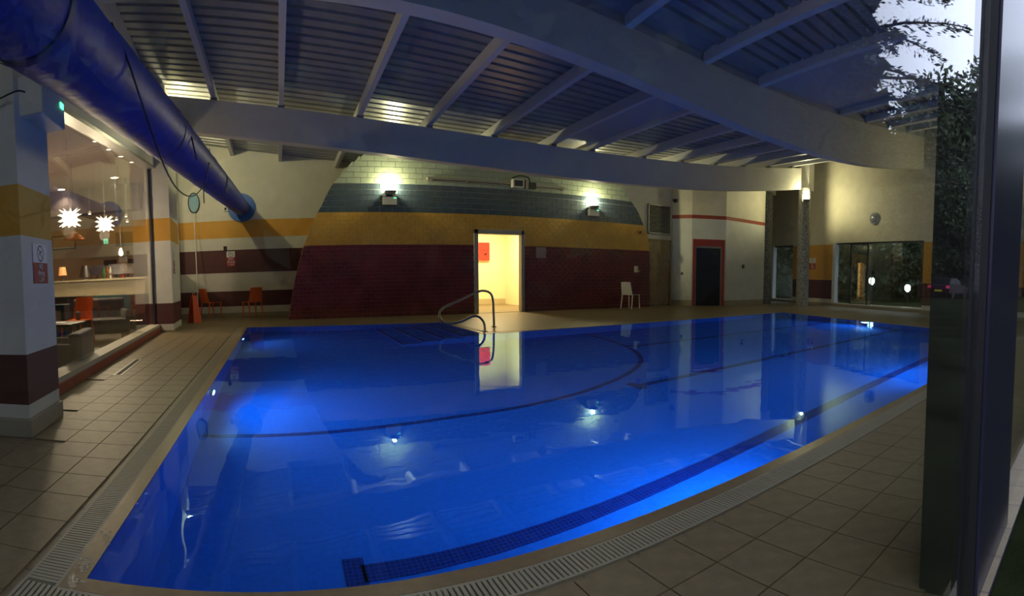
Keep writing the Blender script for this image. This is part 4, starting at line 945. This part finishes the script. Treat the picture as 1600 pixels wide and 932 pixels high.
# the conifer whose branch tips stand against the sky
ct = thing('conifer_tree', 'large spreading conifer reflected dark against the bright sky', 'tree', mir(1272, 15.0))
rnd = np.random.RandomState(4); vs = []; fs = []; br = MB()
NB = 96
for k in range(NB):
    z = 3.6 + 12.5*(k/NB)**1.05; L_ = (5.6*(1 - .62*(k/NB)))*rnd.uniform(.72, 1.06); a = k*2.4 + rnd.uniform(-.3, .3); ca, sa = math.cos(a), math.sin(a)
    pts = [(ca*L_*u, sa*L_*u, z + .9*u - 1.2*u*u) for u in (0, .3, .6, .85, 1.0)]
    br.tube(pts, [.07, .05, .035, .02, .01], 5)
    for q in range(330):
        u = rnd.uniform(.15, 1.0); wv = .75*(1 - u)**.6 + .12
        side = rnd.uniform(-wv, wv); c = np.array((ca*L_*u - sa*side, sa*L_*u + ca*side, z + .9*u - 1.2*u*u - abs(side)*.25 + rnd.uniform(-.08, .05)))
        d = np.array((ca*.6 - sa*np.sign(side)*.8, sa*.6 + ca*np.sign(side)*.8, rnd.uniform(-.5, .3))); d /= np.linalg.norm(d); b_ = np.cross(d, rnd.normal(size=3)); b_ /= np.linalg.norm(b_)
        s = rnd.uniform(.05, .11); i0 = len(vs); vs += [tuple(c - d*s), tuple(c + b_*s*.34), tuple(c + d*s), tuple(c - b_*s*.34)]; fs.append((i0, i0 + 1, i0 + 2, i0 + 3))
obj('needle_foliage', MB().add(vs, fs), 'needle', ct); obj('branches', br, 'bark', ct)
obj('trunk', MB().tube([(0, 0, -.1), (.05, 0, 6), (0, 0, 12), (0, 0, 16.5)], [.42, .33, .2, .05], 12), 'bark', ct, smooth=True)
a = mir(1330, 24); b = mir(1620, 30)
tag(obj('overhead_wire', MB().tube([(a.x, a.y, 9.6), ((a.x + b.x)/2, (a.y + b.y)/2, 11.4), (b.x, b.y, 14.6)], .02, 6), 'cable'), 'thin overhead wire crossing the reflected sky', 'wire')
# parked car
cp = mir(1482, 40); dirn = Vector((cp.x, cp.y)).normalized()
t = thing('parked_car', 'dark maroon parked car with yellow number plate, reflected in the front glass', 'car', cp, math.atan2(cp.y, cp.x) - PI/2 + .35)
prof = [(-2.0, .35), (-2.05, .75), (-1.95, 1.0), (-1.2, 1.05), (1.0, .98), (1.85, .85), (2.0, .6), (2.0, .35)]
def extr(prof, w0, m_, nm, zt=None):
    n_ = len(prof); vs_ = [(-w0, y, z) for y, z in prof] + [(w0, y, z) for y, z in prof]
    return obj(nm, MB().add(vs_, [tuple(range(n_)), tuple(range(2*n_ - 1, n_ - 1, -1))] + [(i, n_ + i, n_ + (i + 1) % n_, (i + 1) % n_) for i in range(n_)]), m_, t, bevel=.05)
cbody = extr(prof, .86, 'car', 'body'); extr([(-1.75, 1.0), (-1.45, 1.46), (-.2, 1.5), (.35, 1.42), (1.0, .98)], .74, 'carglass', 'cabin'); extr([(-1.42, 1.455), (-1.3, 1.52), (-.2, 1.545), (.2, 1.49), (.1, 1.46)], .70, 'car', 'roof')
for sx in (-1, 1):
    for sy in (-1.25, 1.3): obj('wheel', MB().lathe([(.18, -.1), (.31, -.1), (.33, 0), (.31, .1), (.18, .1)], 20).rot(Matrix.Rotation(PI/2, 4, 'Y')), 'tyre', t, (sx*.78, sy, .33))
    obj('tail_lamp', MB().box(sx*.72 - .12, sx*.72 + .12, -2.08, -1.95, .74, .94), 'tail', cbody)
obj('number_plate', MB().box(-.28, .28, -2.09, -2.03, .50, .64), 'plate_yellow', cbody)
for x, y, d, lb in ((1362, 440, 24.5, 'glowing white garden lantern beyond the wide right window'), (1418, 451, 24.0, 'low glowing garden light right of the lantern, beyond the window')):
    p = at_d(x, y, d); h = p.z - G0
    t = thing('garden_lantern', lb, 'garden light', (p.x, p.y, G0), 0, 'garden lights')
    obj('post', MB().tube([(0, 0, 0), (0, 0, h - .15)], .04, 10), 'black', t); obj('lantern_glass', MB().lathe([(.05, h - .16), (.13, h - .06), (.14, h + .08), (.08, h + .17), (0, h + .18)], 16), 'garden_glow', t, smooth=True); obj('lantern_cap', MB().lathe([(.10, h + .17), (.03, h + .22), (0, h + .23)], 14), 'black', t)
